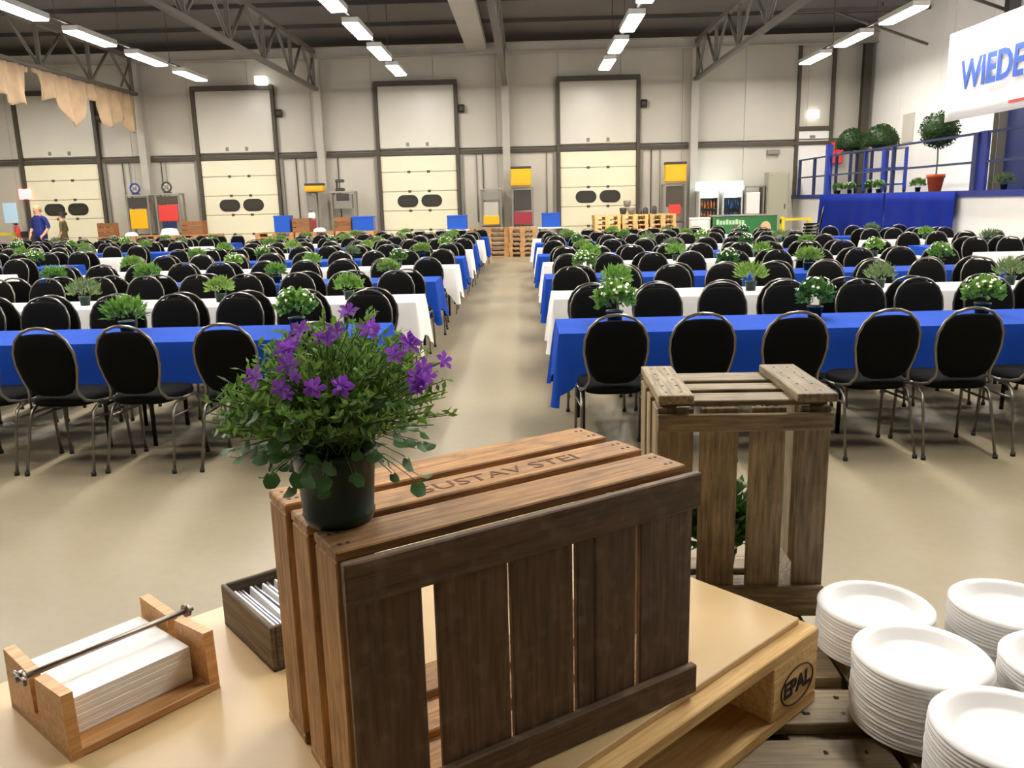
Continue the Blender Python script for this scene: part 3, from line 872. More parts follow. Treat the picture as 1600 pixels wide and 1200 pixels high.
for x in (.012, .022, W_ - .012, W_ - .022):
    for y0, y1 in ysl: nl.cyl((x, y0 + .02, H_), (x, y0 + .02, H_ + .0008), .0028, n=6); nl.cyl((x, y1 - .02, H_), (x, y1 - .02, H_ + .0008), .0028, n=6)
nl.build('nail_heads', 'dark_steel', cr)
tag(cr.children[-1], kind='stuff')

# ------------------------------------------------------------------ pale old crate standing on its end
w, d, h = .352, .305, .493
sc_ = thing('wooden_crate', 'smaller pale weathered crate standing on end behind the brown crate', 'crate', (.261, 1.63, .72), -.024)
ys = [(.026, .096), (.128, .188), (.22, d)]
for y0, y1 in ys:
    for z in (h - .024, .008):
        plank('end_slat', (w - .01, y1 - y0, .012), (w / 2, (y0 + y1) / 2, z), 'crate_old', sc_)
    for x in (.006, w - .006):
        plank('side_board', (h - .05, y1 - y0 - .003, .012), (x, (y0 + y1) / 2, h / 2 - .008), 'crate_old', sc_, (0, PI / 2, 0))
for x0, x1 in ((0, .072), (w - .075, w + .006)):
    plank('top_batten', (d + .004, x1 - x0, .018), ((x0 + x1) / 2, d / 2, h - .009), 'crate_old', sc_, (0, 0, PI / 2))
for a, b_ in ((.0, .212), (.251, .471), (.539, .743), (.817, .998)):
    plank('face_slat', (h - .03, (b_ - a) * w, .010), ((a + b_) / 2 * w, .018, (h - .03) / 2), 'crate_old', sc_, (0, R(90), R(90)))
for z0, z1 in ((.416, .452), (.008, .075)):
    plank('batten', (w, z1 - z0, .012), (w / 2, .006, (z0 + z1) / 2), 'crate_old', sc_, (R(90), 0, 0))
for x, sx in ((.012, 1), (w - .012, -1)):
    for z, sz in ((.014, 1), (h - .03, -1)):
        MB().prism([(x, z), (x + sx * .03, z), (x, z + sz * .03)], .026, d - .004).build('corner_post', 'crate_old', sc_)
nl = MB()
for x in (.02, .05, w - .05, w - .02):
    for k in range(5): nl.cyl((x, .03 + k * .06, h), (x, .03 + k * .06, h + .0008), .003, n=6)
tag(nl.build('nail_heads', 'dark_steel', sc_), kind='stuff')
# plant inside that crate, seen through the gaps
p = thing('potted_plant', 'dark green potted plant standing inside the pale upright crate', 'plant', (.43, 1.80, .735), 1.0)
p.scale = (.85, .85, .95)
link('pot', me_pot, p); tag(link('foliage', PLANTS[4][1], p), kind='stuff'); tag(link('blossoms', PLANTS[4][2], p), kind='stuff')

# ------------------------------------------------------------------ napkin holder
hl, hw = .2226, .207
nh = thing('napkin_holder', 'beech napkin holder with slotted ends and a metal rod', 'napkin holder', (-.627, .973, .876), R(51))
plank('base', (hl, hw, .014), (hl / 2, hw / 2, .007), 'beech', nh)
for x in (0, hl - .016):
    o_ = [(0.0, 0.0), (hw, 0.0), (hw - .004, .098), (hw / 2 + .011, .092), (hw / 2 + .007, .03), (hw / 2 - .007, .03), (hw / 2 - .011, .092), (.004, .098)]
    MB().prism(o_, x, x + .016, axis='X').build('end_plate', 'beech', nh)
rd = MB().cyl((-.02, hw / 2, .094), (hl + .022, hw / 2, .094), .0046, n=14)
rd.build('rod', 'chrome', nh)
for x, sx in ((-.008, -1), (hl + .008, 1)):
    MB().cyl((x, hw / 2, .094), (x + sx * .007, hw / 2, .094), .011, n=8).build('nut', 'chrome', nh)
MB().box(-.016, -.011, hw / 2 - .02, hw / 2 + .02, .088, .1, 0, .002).build('wing', 'chrome', nh)
nk = MB()
rr = random.Random(3)
for k in range(14):
    z = .0145 + k * .004; j = rr.uniform(-.0006, .0006)
    nk.box(.022 + j, .198 + j, .034 + j, .192 - j, z, z + .00398, 0, .0005)
o = nk.build('napkin_stack', 'paper_white', None, (-.627, .973, .876), (0, 0, R(51)))
tag(o, 'thick stack of white paper napkins in the beech holder', 'napkins', kind='stuff')
# ------------------------------------------------------------------ cutlery box
bx_ = thing('cutlery_box', 'small dark wooden box full of cutlery beside the brown crate', 'box', (-.415, 1.186, .876), R(40.5))
bw, bl_, bh = .13, .21, .078
plank('base', (bl_, bw, .008), (bw / 2, bl_ / 2, .004), 'box_wood', bx_, (0, 0, PI / 2))
for x in (.004, bw - .004): plank('side', (bl_, bh, .008), (x, bl_ / 2, bh / 2), 'box_wood', bx_, (R(90), 0, R(90)))
for y in (.004, bl_ - .004): plank('side', (bw - .016, bh, .008), (bw / 2, y, bh / 2), 'box_wood', bx_, (R(90), 0, 0))
cm = MB().box(-.0016, .0016, 0, .165, 0, .052, 0, .0007).mesh('cutlery', 'cutlery')
cp = MB().box(-.0022, .0022, 0, .165, 0, .055, 0, .0009).mesh('cutlery', 'paper_white')
mtx = Matrix.Translation((-.415, 1.186, .876)) @ Matrix.Rotation(R(40.5), 4, 'Z')
for k in range(14):
    p_ = mtx @ Vector((.014 + k * .0076, .016 + rr.uniform(0, .015), .012))
    o = link('cutlery_piece', cp if k % 3 == 0 else cm, None, p_, (0, R(rr.uniform(4, 9)), R(40.5 + rr.uniform(-1.5, 1.5))))
    tag(o, 'slim pale cutlery piece in the small dark box, %s from the left' % ORD[k], 'cutlery', 'cutlery in the small box')
# white napkin pile behind the crate
nk = MB()
for k in range(22): nk.box(-.06, .06, -.06, .06, k * .0036, k * .0036 + .0033, 0, .001)
tag(nk.build('napkin_stack', 'paper_white', None, (-.05, 1.50, .876), (0, 0, R(43))), 'small pile of white napkins behind the brown crate', 'napkins', kind='stuff')

# ------------------------------------------------------------------ plates
pr = [(.001, .004), (.066, .004), (.072, .006), (.084, .019), (.092, .0225), (.103, .0205), (.1075, .0165), (.1075, .0148), (.102, .0165), (.092, .0175), (.086, .0155), (.074, .003), (.068, .001), (.066, 0.0), (.001, 0.0)]
me_plate = MB().lathe(list(reversed(pr)), 40).mesh('plate', 'foam_white')
for (x, y, top, nm) in ((.665, 1.035, .872, 'nearest'), (.642, 1.252, .862, 'middle'), (.885, 1.245, .845, 'right-hand'), (.665, 1.49, .825, 'back left'), (.915, 1.475, .83, 'back right')):
    n = int((top - .72 - .0205) / .0068) + 1
    rj = random.Random(nm)
    for k in range(n):
        o = link('plate', me_plate, None, (x + rj.uniform(-.0012, .0012), y + rj.uniform(-.0012, .0012), .7202 + k * .0068), (R(rj.uniform(-.25, .25)), R(rj.uniform(-.25, .25)), rj.uniform(0, 6)))
        pos = 'topmost' if k == n - 1 else ('%s from the top' % ORD[n - 1 - k])
        tag(o, 'white foam plate in the %s stack on the pallet, %s' % (nm, pos), 'plate', 'white foam plates')

# ------------------------------------------------------------------ flowering plant on the crate
PX, PY, PZ = -.235, .955, 1.226
fp = thing('flowering_plant', 'purple bellflower plant in a dark green pot on the brown crate', 'plant', (PX, PY, PZ))
MB().lathe([(.040, 0), (.0415, .004), (.0445, .012), (.043, .014), (.048, .082), (.051, .083), (.051, .092), (.046, .092), (.044, .078)], 20).build('pot', 'pot_green', fp)
MB().lathe([(.044, .07), (.03, .082), (.0005, .085)], 16).build('soil', 'soil', fp)
r = random.Random(12)
st = MB(); lf = MB()
tips = []
def stem_to(end, base=None, leaves=13, size=.013, lo=.3):
    b0 = base or Vector((r.uniform(-.03, .03), r.uniform(-.03, .03), .08))
    mid = b0 + (end - b0) * .5 + Vector((0, 0, .02)) - Vector((end.x, end.y, 0)) * .12
    pts = [((1 - t) ** 2) * b0 + 2 * t * (1 - t) * mid + t * t * end for t in (0, .2, .4, .6, .8, 1)]
    st.tube(pts, [.0011, .001, .0009, .0008, .0007, .0005], 4, 0, False)
    for k in range(leaves):
        t = lo + (1 - lo) * (k + r.random()) / leaves
        p = ((1 - t) ** 2) * b0 + 2 * t * (1 - t) * mid + t * t * end
        dd = rand_dir(r) + Vector((0, 0, .8))
        leaf_quad(lf, p, dd, rand_dir(r), size * r.uniform(.7, 1.3), size * r.uniform(.32, .5), 0 if r.random() < .6 else 1)
for k in range(340):
    a = r.uniform(0, 2 * PI); q = math.sqrt(r.random())
    rad = .148 * q
    z = .25 - .10 * (q ** 2.4) + r.uniform(-.045, .015)
    if math.cos(a) < -.3: z -= .02
    stem_to(Vector((rad * math.cos(a), rad * math.sin(a), max(.135, z))), leaves=20, size=.0135, lo=.22)
tag(st.build('stems', 'stem_green', fp), kind='stuff'); tag(lf.build('small_leaves', ['leaf_mid', 'leaf_bright'], fp), kind='stuff')
# round toothed leaves around the pot rim, each one its own piece
def round_leaf(seed):
    q = random.Random(seed); mb = MB(); pts = [(0, 0, 0)]
    n = 12
    for j in range(n):
        a = 2 * PI * j / n; rr_ = 1 + (.05 if j % 2 else -.02)
        if j == 6: rr_ = .55
        pts.append((.5 + .52 * rr_ * math.cos(a), .5 * rr_ * math.sin(a), .10 * math.cos(2 * a) + q.uniform(-.03, .03)))
    pts[0] = (.5, 0, -.06)
    mb.add(pts, [(0, 1 + j, 1 + (j + 1) % n) for j in range(n)], 0, True)
    return mb.mesh('leaf', 'leaf_round')
RL = [round_leaf(k) for k in range(4)]
pet = MB()
for k in range(150):
    a = r.uniform(0, 2 * PI); q = r.uniform(.25, .92)
    rad = .03 + .085 * q
    z = .085 + .085 * r.random() - (.05 * q if r.random() < .3 else 0)
    if math.cos(a) < -.2: rad *= 1.12
    p = Vector((rad * math.cos(a), rad * math.sin(a), max(.035, z)))
    s = r.uniform(.013, .021)
    pet.tube([Vector((.02 * math.cos(a), .02 * math.sin(a), .085)), p * .6 + Vector((0, 0, .05)), p], .0006, 3, 0, False)
    o = link('leaf', RL[k % 4], fp, p)
    o.rotation_euler = (R(r.uniform(-25, 25)), R(r.uniform(5, 70)), a + R(r.uniform(-40, 40))); o.scale = (s, s, s)
tag(pet.build('petioles', 'stem_green', fp), kind='stuff')
def flower_mesh(seed):
    q = random.Random(seed); mb = MB(); n = 5
    for j in range(n):
        a = 2 * PI * j / n
        def pt(rad, da, z): return (rad * math.cos(a + da), rad * math.sin(a + da), z)
        mb.add([pt(.0, 0, 0), pt(.35, -.55, .30), pt(.35, .55, .30), pt(.75, -.42, .42), pt(.75, .42, .42), pt(1.05, 0, .38 + q.uniform(-.1, .1)), pt(.55, 0, .26)],
               [(0, 1, 6), (0, 6, 2), (1, 3, 6), (6, 4, 2), (3, 5, 6), (6, 5, 4)], 0, True)
    return mb.mesh('flower', 'petal_purple')
FM = [flower_mesh(k) for k in range(3)]
FLOWERS = [(-0.293, 0.867, 1.423), (-0.26, 0.848, 1.415), (-0.221, 0.837, 1.416), (-0.193, 0.835, 1.417), (-0.261, 0.878, 1.45), (-0.252, 0.852, 1.438), (-0.202, 0.931, 1.483), (-0.211, 0.9, 1.465), (-0.219, 0.888, 1.458), (-0.176, 0.903, 1.464), (-0.144, 0.874, 1.442), (-0.13, 0.897, 1.449), (-0.121, 0.871, 1.419), (-0.097, 0.921, 1.426), (-0.115, 0.881, 1.427), (-0.251, 0.905, 1.466), (-0.123, 0.869, 1.411)]
for k, (x, y, z) in enumerate(FLOWERS):
    p = Vector((x - PX, y - PY, z - PZ))
    out = (p - Vector((0, 0, .12))).normalized() + Vector((0, -.55, .15)); out.normalize()
    stem_to_pts = [Vector((0, 0, .09)), p * .55 + Vector((0, 0, .06)), p]
    o = link('flower', FM[k % 3], fp, p); s = r.uniform(.0115, .014); o.scale = (s, s, s)
    o.rotation_euler = out.to_track_quat('Z', 'Y').to_euler()
    MB().tube([stem_to_pts[0], stem_to_pts[1], stem_to_pts[2]], .0009, 4, cap=False).build('flower_stem', 'stem_green', fp)
    for e in range(1):
        o2 = link('flower', FM[(k + e) % 3], fp, p + Vector((r.uniform(-.008, .008), r.uniform(-.006, .006), r.uniform(-.012, .008))))
        s2 = s * r.uniform(.6, .9); o2.scale = (s2, s2, s2); o2.rotation_euler = (out + rand_dir(r) * .7).to_track_quat('Z', 'Y').to_euler()
# ------------------------------------------------------------------ pallets at the back of the hall
stack(6, -1.1, 25.9, 0, 'pallet_brown', 'at the end of the aisle, left half', 'brown pallets at the aisle end')
stack(6, -.09, 25.9, PI / 2, 'pallet_brown', 'at the end of the aisle, right half', 'brown pallets at the aisle end')
for k, x in enumerate((-7.8, -6.55, -5.3)):
    stack(6, x, 26.4, 0, 'pallet_brown', 'by the left doors, %s from left' % ORD[k], 'pallets along the back wall')
for k, x in enumerate((-12.75, -11.5, -10.25)):
    stack(6, x, 26.4, 0, 'pallet_brown', 'by the far left racks, %s from left' % ORD[k], 'pallets along the back wall')
for k, x in enumerate((2.55, 3.4, 4.25)):
    stack(8, x, 26.7, PI / 2, 'pallet_new', 'of the pallet bar, %s from left' % ORD[k], 'pallets of the right bar')
# ------------------------------------------------------------------ wall racks with boxes and panels
def rack(x0, x1, zt, panels, lab):
    t = thing('wall_rack', lab, 'rack', ((x0 + x1) / 2, 27.75, 0)); w = (x1 - x0) / 2
    for sx in (-1, 1):
        for yy in (-.2, .2): MB().box(sx * w - .025, sx * w + .025, yy - .025, yy + .025, 0, zt).build('post', 'mid_grey', t)
    MB().box(-w - .03, w + .03, -.24, .24, zt, zt + .05, 0, .006).build('top_shelf', 'cabinet_grey', t)
    MB().box(-w, w, -.22, .22, .84, .88).build('shelf', 'dark_grey', t)
    for (a, z0, z1, mt, dp) in panels:
        MB().box(-w * a, w * a, -.21 - dp, -.21 + .02, z0, z1, 0, .012).build('panel', mt, t)
    return t
rack(-13.02, -12.32, 2.1, [(.85, 1.72, 2.06, 'dark_grey', .0), (.8, 1.05, 1.68, 'yellow', .04)], 'grey wall rack with a large yellow panel, far left')
rack(-12.05, -11.3, 2.12, [(.9, 1.82, 2.08, 'dark_steel', .0), (.85, 1.28, 1.8, 'red', .04), (.6, 1.05, 1.26, 'dark_blue', .05)], 'grey wall rack with a large red panel, far left')
rack(-7.08, -6.86, 2.05, [(1.3, 1.5, 2.0, 'mid_grey', .0), (1.1, 1.26, 1.44, 'paper_white', .02), (1.2, .92, 1.22, 'maroon', .02)], 'narrow grey wall rack below the small yellow box')
rack(-6.3, -5.55, 2.05, [(.8, 1.55, 2.0, 'mid_grey', -.35), (.55, 1.8, 2.02, 'dark_grey', .0)], 'open grey wall rack right of the second column')
rack(-1.42, -.78, 2.02, [(.8, 1.7, 1.98, 'mid_grey', .0), (.75, 1.2, 1.65, 'steel_grey', -.3), (.8, .92, 1.2, 'yellow', .03)], 'grey wall rack with yellow goods left of the centre column')
rack(-.40, .26, 2.05, [(.85, 1.35, 2.0, 'dark_grey', .0), (.9, .9, 1.3, 'maroon', .04)], 'grey wall rack with dark red goods right of the centre column')
rack(4.5, 5.2, 2.05, [(.8, 1.35, 2.0, 'dark_steel', .0), (.55, 1.08, 1.42, 'red', .06)], 'grey wall rack with a red panel beside the right column')
def ybox(x0, x1, z0, z1, lab, y=27.55):
    t = thing('yellow_box', lab, 'box', ((x0 + x1) / 2, y, z0)); w = (x1 - x0) / 2; h_ = z1 - z0
    MB().box(-w, w, -.2, .2, 0, h_, 0, .02).build('body', 'yellow', t)
    MB().box(-w * 1.01, w * 1.01, -.21, .21, h_, h_ + .07, 0, .01).build('lid', 'dark_grey', t)
    MB().box(-w * .92, w * .92, -.212, -.2, .05, h_ - .05, 0, .01).build('front_panel', 'yellow', t)
    return t
ybox(-.44, .22, 2.13, 2.66, 'yellow box on the rack right of the centre column')
ybox(4.52, 5.18, 2.13, 2.68, 'yellow box on the rack beside the right column')
ybox(-7.1, -6.52, 2.1, 2.30, 'flat yellow box on the narrow rack by the second column')
def fan(x, z, mt, lab):
    t = thing('wall_fan', lab, 'fan', (x, 27.7, z))
    MB().tube([(.15 * math.cos(2 * PI * k / 18), -.05, .2 + .15 * math.sin(2 * PI * k / 18)) for k in range(18)], .03, 6, closed=True).build('cage', mt, t)
    MB().cyl((0, -.1, .2), (0, 0, .2), .06, n=10).build('hub', 'mid_grey', t)
    for k in range(4):
        a = PI / 2 * k; MB().box(-.03, .03, -.055, -.045, .05, .15).build('blade', 'housing', t, (0, 0, .2), (0, a, 0))
    MB().box(-.1, .1, -.08, .08, 0, .04).cyl((0, 0, .02), (0, 0, .08), .02, n=6).build('base', 'dark_grey', t)
fan(-12.75, 2.15, 'rail_blue', 'round blue fan on the rack with the yellow panel')
fan(-11.7, 2.17, 'dark_grey', 'round dark fan on the rack with the red panel')
t = thing('lamp_bracket', 'dark jointed gadget on the rack right of the second column', 'gadget', (-6.02, 27.7, 2.1))
MB().box(-.14, .14, -.1, .1, 0, .1, 0, .02).build('base', 'dark_grey', t); MB().cyl((-.1, 0, .08), (-.1, 0, .3), .03, n=8).build('arm', 'dark_grey', t); MB().box(-.14, .14, -.08, .08, .28, .38, 0, .02).build('head', 'dark_steel', t)

# ------------------------------------------------------------------ crates, bins and goods on the pallets
def bin_(x0, x1, z0, z1, y, mt, lab, cat='bin', name='plastic_bin'):
    t = thing(name, lab, cat, ((x0 + x1) / 2, y, z0)); w = (x1 - x0) / 2; h_ = z1 - z0; d_ = .2; th = .02
    MB().box(-w, w, -d_, d_, 0, .02).build('base', mt, t)
    for sy in (-1, 1): MB().box(-w, w, sy * d_ - th / 2, sy * d_ + th / 2, 0, h_, 0, .004).build('side', mt, t)
    for sx in (-1, 1): MB().box(sx * w - th / 2, sx * w + th / 2, -d_, d_, 0, h_, 0, .004).build('side', mt, t)
    MB().box(-w - .02, w + .02, -d_ - .02, -d_ + .0, h_ - .05, h_ - .01, 0, .004).box(-w - .02, w + .02, d_, d_ + .02, h_ - .05, h_ - .01, 0, .004).build('rim', mt, t)
    return t
def slat_crate(x0, x1, z0, y, lab, n=3, depth=.36, tilt=0):
    t = thing('fruit_crate', lab, 'crate', ((x0 + x1) / 2, y, z0)); w = (x1 - x0) / 2; h_ = .42
    for sy in (-1, 1):
        for k in range(n): plank('slat', (2 * w, h_ / n - .02, .014), (0, sy * depth / 2, (k + .5) * h_ / n), 'brown_crate_far', t, (R(90), 0, 0))
    for sx in (-1, 1): plank('end', (depth, h_, .018), (sx * (w - .01), 0, h_ / 2), 'brown_crate_far', t, (R(90), 0, R(90)))
    plank('base', (2 * w, depth, .014), (0, 0, .007), 'brown_crate_far', t)
    return t
ZT = .866
bin_(-7.8, -7.33, ZT, 1.38, 26.3, 'blue_plastic', 'tall blue plastic bin on the left pallets beside the door')
slat_crate(-7.25, -6.72, ZT, 26.3, 'brown wooden crate right of the tall blue bin')
slat_crate(-5.95, -5.42, ZT, 26.35, 'brown wooden crate left of the wide blue bin')
bin_(-5.35, -4.72, ZT, 1.3, 26.25, 'blue_plastic', 'wide blue plastic bin at the right end of the left pallets')
slat_crate(-13.32, -12.82, ZT, 26.2, 'brown wooden crate at the far left end of the pallets')
slat_crate(-10.72, -10.05, ZT, 26.3, 'brown wooden crate before the second loading door')
def cloth_bundle(x, y, z, sx, sz, seed, lab):
    q = random.Random(seed); mb = MB(); n, k = 12, 5; vs = []; fs = []
    for i in range(k + 1):
        a = PI / 2 * i / k
        for j in range(n):
            b_ = 2 * PI * j / n; rr_ = math.cos(a) ** .6 * (1 + q.uniform(-.08, .08)) if i < k else 0.02
            vs.append((sx * rr_ * math.cos(b_), .15 * rr_ * math.sin(b_), sz * math.sin(a)))
    for i in range(k):
        for j in range(n): fs.append((i * n + j, i * n + (j + 1) % n, (i + 1) * n + (j + 1) % n, (i + 1) * n + j))
    tag(mb.add(vs, fs, 0, True).build('cloth_bundle', 'paper_white', None, (x, y, z)), lab, 'cloth bundle')
cloth_bundle(-6.42, 26.2, ZT, .2, .12, 1, 'white cloth bundle on the left pallets below the narrow rack')
cloth_bundle(-11.15, 26.2, ZT, .3, .22, 2, 'white cloth bundle before the red panel')
cloth_bundle(-12.35, 26.2, ZT, .2, .12, 3, 'flat white cloth bundle before the yellow panel')
t = thing('water_jug', 'round cream jug beside the wide blue bin', 'jug', (-4.55 + .0, 26.35, ZT)); t.location.x = -4.98; t.location.y = 26.6
MB().lathe([(.08, 0), (.12, .06), (.12, .2), (.06, .27), (.05, .3)], 14).build('body', 'petal_cream', t); MB().lathe([(.055, .3), (.055, .33)], 10).build('cap', 'mid_grey', t)
# blue bins on a low table each side of the aisle pallets
for x0, x1, lab in ((-2.38, -1.8, 'left'), (.52, 1.05, 'right')):
    tb = thing('side_table', 'small white table %s of the pallets at the aisle end' % lab, 'table', ((x0 + x1) / 2, 26.0, 0))
    MB().box(-.4, .4, -.3, .3, .80, .84, 0, .005).build('tabletop', 'cloth_white', tb)
    for sx in (-.34, .34):
        for sy in (-.24, .24): MB().cyl((sx, sy, 0), (sx, sy, .8), .02, n=6).build('leg', 'table_leg', tb)
    bin_(x0, x1, .842, 1.27, 26.0, 'blue_plastic', 'blue plastic bin on the small table %s of the aisle end' % lab)
# things on the right pallet bar
ZB = 1.154
for k, (x, z_, rr_) in enumerate(((3.08, 0, .12), (3.34, 0, .13), (3.2, .22, .12))):
    t = tag(MB().lathe([(.02, 0), (rr_ * .7, .02), (rr_, .15), (rr_ * .96, .2), (rr_ * .6, .21)], 12).build('kettle', 'mid_grey' if k else 'dark_grey', None, (x, 26.6, ZB + z_)), ['dark round pot on the right pallet bar', 'grey round pot on the right pallet bar', 'grey pot stacked on top of two others on the bar'][k], 'pot')
for k, (x, z_) in enumerate(((3.6, .1), (3.78, .16), (4.05, .2))):
    tag(MB().lathe([(.07, 0), (.08, .02), (.08, z_), (.05, z_ + .03), (.03, z_ + .05)], 10).build('canister', 'dark_grey', None, (x, 26.6, ZB)), ['short dark canister on the pallet bar', 'middle dark canister on the pallet bar', 'tallest dark canister at the right of the pallet bar'][k], 'canister')
# ------------------------------------------------------------------ drinks coolers, shelves, cabinet
def cooler(x0, x1, lab, col):
    t = thing('drinks_cooler', lab, 'cooler', ((x0 + x1) / 2, 27.75, 0)); w = (x1 - x0) / 2
    for sx in (-1, 1): MB().box(sx * (w - .02) - .02, sx * (w - .02) + .02, -.3, .3, 0, 2.05).build('side', 'housing', t)
    MB().box(-w, w, .26, .3, 0, 2.05).build('back', 'housing', t)
    MB().box(-w, w, -.3, .3, 0, .5, 0, .01).build('base', 'dark_grey', t)
    MB().box(-w, w, -.32, .3, 1.82, 2.1, 0, .01).build('lit_header', 'cooler_glow', t)
    MB().box(-w + .06, w - .06, -.31, -.30, .55, 1.78).build('glass_door', 'cooler_glass', t)
    for z in (.52, .9, 1.25, 1.58): MB().box(-w + .04, w - .04, -.26, .26, z, z + .02).build('shelf', 'mid_grey', t)
    MB().box(-w + .05, w - .05, .2, .25, 1.6, 1.8).build('inner_light', 'cooler_glow', t)
    return t
cooler(5.62, 6.26, 'lit drinks cooler with white header, the left of two', 'bottle_orange')
cooler(6.38, 7.02, 'lit drinks cooler with white header, the right of two', 'bottle_blue')
for c_, (xc, mt) in enumerate(((5.94, 'bottle_orange'), (6.70, 'bottle_blue'))):
    bm = MB().lathe([(.035, 0), (.035, .15), (.014, .2), (.014, .25)], 8).mesh('bottle', mt)
    for z in (.92, 1.27):
        for k in range(5):
            o = link('bottle', bm, None, (xc - .2 + k * .1, 27.6, z + .001))
            tag(o, '%s drink bottle, %s shelf of the %s cooler, %s from the left' % ('orange' if c_ == 0 else 'blue', 'lower' if z < 1 else 'upper', 'left' if c_ == 0 else 'right', ORD[k]), 'bottle', 'bottles in the %s cooler' % ('left' if c_ == 0 else 'right'))
t = thing('shelf_unit', 'open grey shelf unit right of the coolers', 'shelf', (7.42, 27.8, 0))
for sx in (-.3, .3): MB().box(sx - .02, sx + .02, -.25, .25, 0, 1.95).build('side', 'mid_grey', t)
for z in (.4, 1.0, 1.9): MB().box(-.3, .3, -.25, .25, z, z + .04).build('shelf', 'mid_grey', t)
MB().box(-.26, .2, -.2, .2, 1.05, 1.75, 0, .02).build('white_box', 'wall_white', t)
t = thing('switch_cabinet', 'tall olive grey metal cabinet by the platform stairs', 'cabinet', (8.12, 27.6, 0))
MB().box(-.33, .33, -.25, .25, .1, 2.36, 0, .015).build('body', 'cabinet_grey', t)
MB().box(-.3, .3, -.265, -.25, .2, 2.3, 0, .008).build('door', 'cabinet_grey', t); MB().box(.2, .23, -.28, -.265, 1.2, 1.35).build('handle', 'dark_grey', t)
MB().box(-.3, .3, -.2, .2, 0, .1).build('plinth', 'dark_grey', t)
# green serving counter
t = thing('serving_counter', 'serving counter with a green printed front and white top', 'counter', (6.63, 25.6, 0))
MB().box(-.95, .95, -.02, .5, 0, 1.03).build('body', 'dark_grey', t)
MB().box(-.98, .98, -.06, .55, 1.03, 1.08, 0, .01).build('counter_top', 'mid_grey', t)
fp_ = MB().box(-.96, .96, -.045, -.02, .05, 1.02).build('green_front', 'green_banner', t)
for k in range(9): MB().box(-.86 + k * .095, -.80 + k * .095 + .015, -.05, -.044, .80, .92 if k % 3 else .95).build('pale_lettering', 'mint', fp_)
MB().prism([(.62 + .16 * math.cos(a), .68 + .2 * math.sin(a)) for a in [2 * PI * k / 14 for k in range(14)]], -.052, -.044).build('printed_picture', 'peach', fp_)
t = thing('white_chest', 'low white chest left of the green counter', 'chest', (5.36, 26.0, 0))
MB().box(-.28, .28, -.25, .25, .02, .95, 0, .02).build('body', 'wall_white', t); MB().box(-.29, .29, -.26, .26, .95, 1.02, 0, .02).build('lid', 'paper_white', t)
# yellow guard frame
t = thing('guard_barrier', 'yellow tubular guard frame right of the green counter', 'guard', (7.98, 25.0, 0))
for x in (-.38, .38): MB().box(x - .04, x + .04, -.04, .04, 0, .95).build('upright', 'yellow_rail', t)
for z in (.40, .89): MB().box(-.42, .42, -.035, .035, z, z + .07).build('crossbar', 'yellow_rail', t)
t = thing('guard_post', 'yellow and black guard post between counter and yellow frame', 'guard', (7.66, 25.3, 0))
MB().box(-.05, .05, -.05, .05, 0, 1.0).build('post', 'yellow_rail', t)
for z in (.2, .5, .8): MB().box(-.052, .052, -.052, .052, z, z + .12).build('black_band', 'rubber', t)
# short stack of chairs in front of the platform
for k in range(5):
    o = link('banquet_chair', me_far, None, (7.95, 23.6 - .03 * k, .09 * k), (0, 0, R(70)))
    tag(o, 'black banquet chair in the stack before the platform wall, %s from the floor' % ORD[k], 'chair', 'stacked chairs by the platform')
# ------------------------------------------------------------------ far left corner
t = thing('notice_stand', 'pale blue notice panel on a stand beside the man', 'notice', (-16.6, 27.05, 0))
MB().box(-.22, .22, -.02, .02, 1.35, 1.98, 0, .005).build('sheet', 'notice_blue', t); MB().cyl((0, .02, 0), (0, .02, 1.4), .02, n=6).build('pole', 'mid_grey', t); MB().box(-.2, .2, -.15, .15, 0, .03).build('foot', 'mid_grey', t)
tag(MB().box(-16.98, -16.6, 28.25, 28.4, 2.1, 2.45, 0, .02).build('alarm_light', 'red_glow'), 'glowing red wall light beside the first door', 'light')
t = thing('fire_extinguisher', 'red fire extinguisher by the yellow rail', 'extinguisher', (-17.0, 27.9, .75))
MB().lathe([(.09, 0), (.1, .03), (.1, .4), (.05, .48), (.03, .52)], 12).build('cylinder', 'red', t); MB().box(-.06, .06, -.03, .03, .52, .58, 0, .01).build('valve', 'dark_grey', t); MB().box(-.1, .1, .1, .45, .1, .3).build('bracket', 'dark_grey', t)
t = thing('guard_rail', 'yellow guard rail at the far left wall', 'guard', (-17.6, 27.4, 0))
for x in (-.8, .0, .8): MB().box(x - .04, x + .04, -.04, .04, 0, 1.0).build('post', 'yellow_rail', t)
for z in (.55, .95): MB().box(-.84, .84, -.04, .04, z, z + .08).build('rail', 'yellow_rail', t)

# ------------------------------------------------------------------ greenery on the platform
ZP = 1.622
def topiary_dome(x, y, z, rad, seed, lab):
    t = thing('box_ball', lab, 'plant', (x, y, z))
    MB().lathe([(.2, 0), (.24, .1), (.26, .1), (.26, .12), (.0005, .12)], 14).build('pot', 'dark_grey', t)
    MB().lathe([(rad * .92, .08), (rad * .92, .2), (rad * .82, .38), (rad * .5, .54), (.001, .61)], 16).build('core', 'leaf_box', t)
    q = random.Random(seed); mb = MB()
    for k in range(1300):
        a = q.uniform(0, 2 * PI); u = q.random()
        d_ = Vector((math.cos(a) * math.sqrt(1 - u * u), math.sin(a) * math.sqrt(1 - u * u), u))
        p = Vector((d_.x * rad, d_.y * rad, .06 + d_.z * .56)) * q.uniform(.95, 1.03)
        leaf_quad(mb, p, d_ + rand_dir(q) * .9, rand_dir(q), .05, .03)
    tag(mb.build('foliage', 'leaf_box', t), kind='stuff')
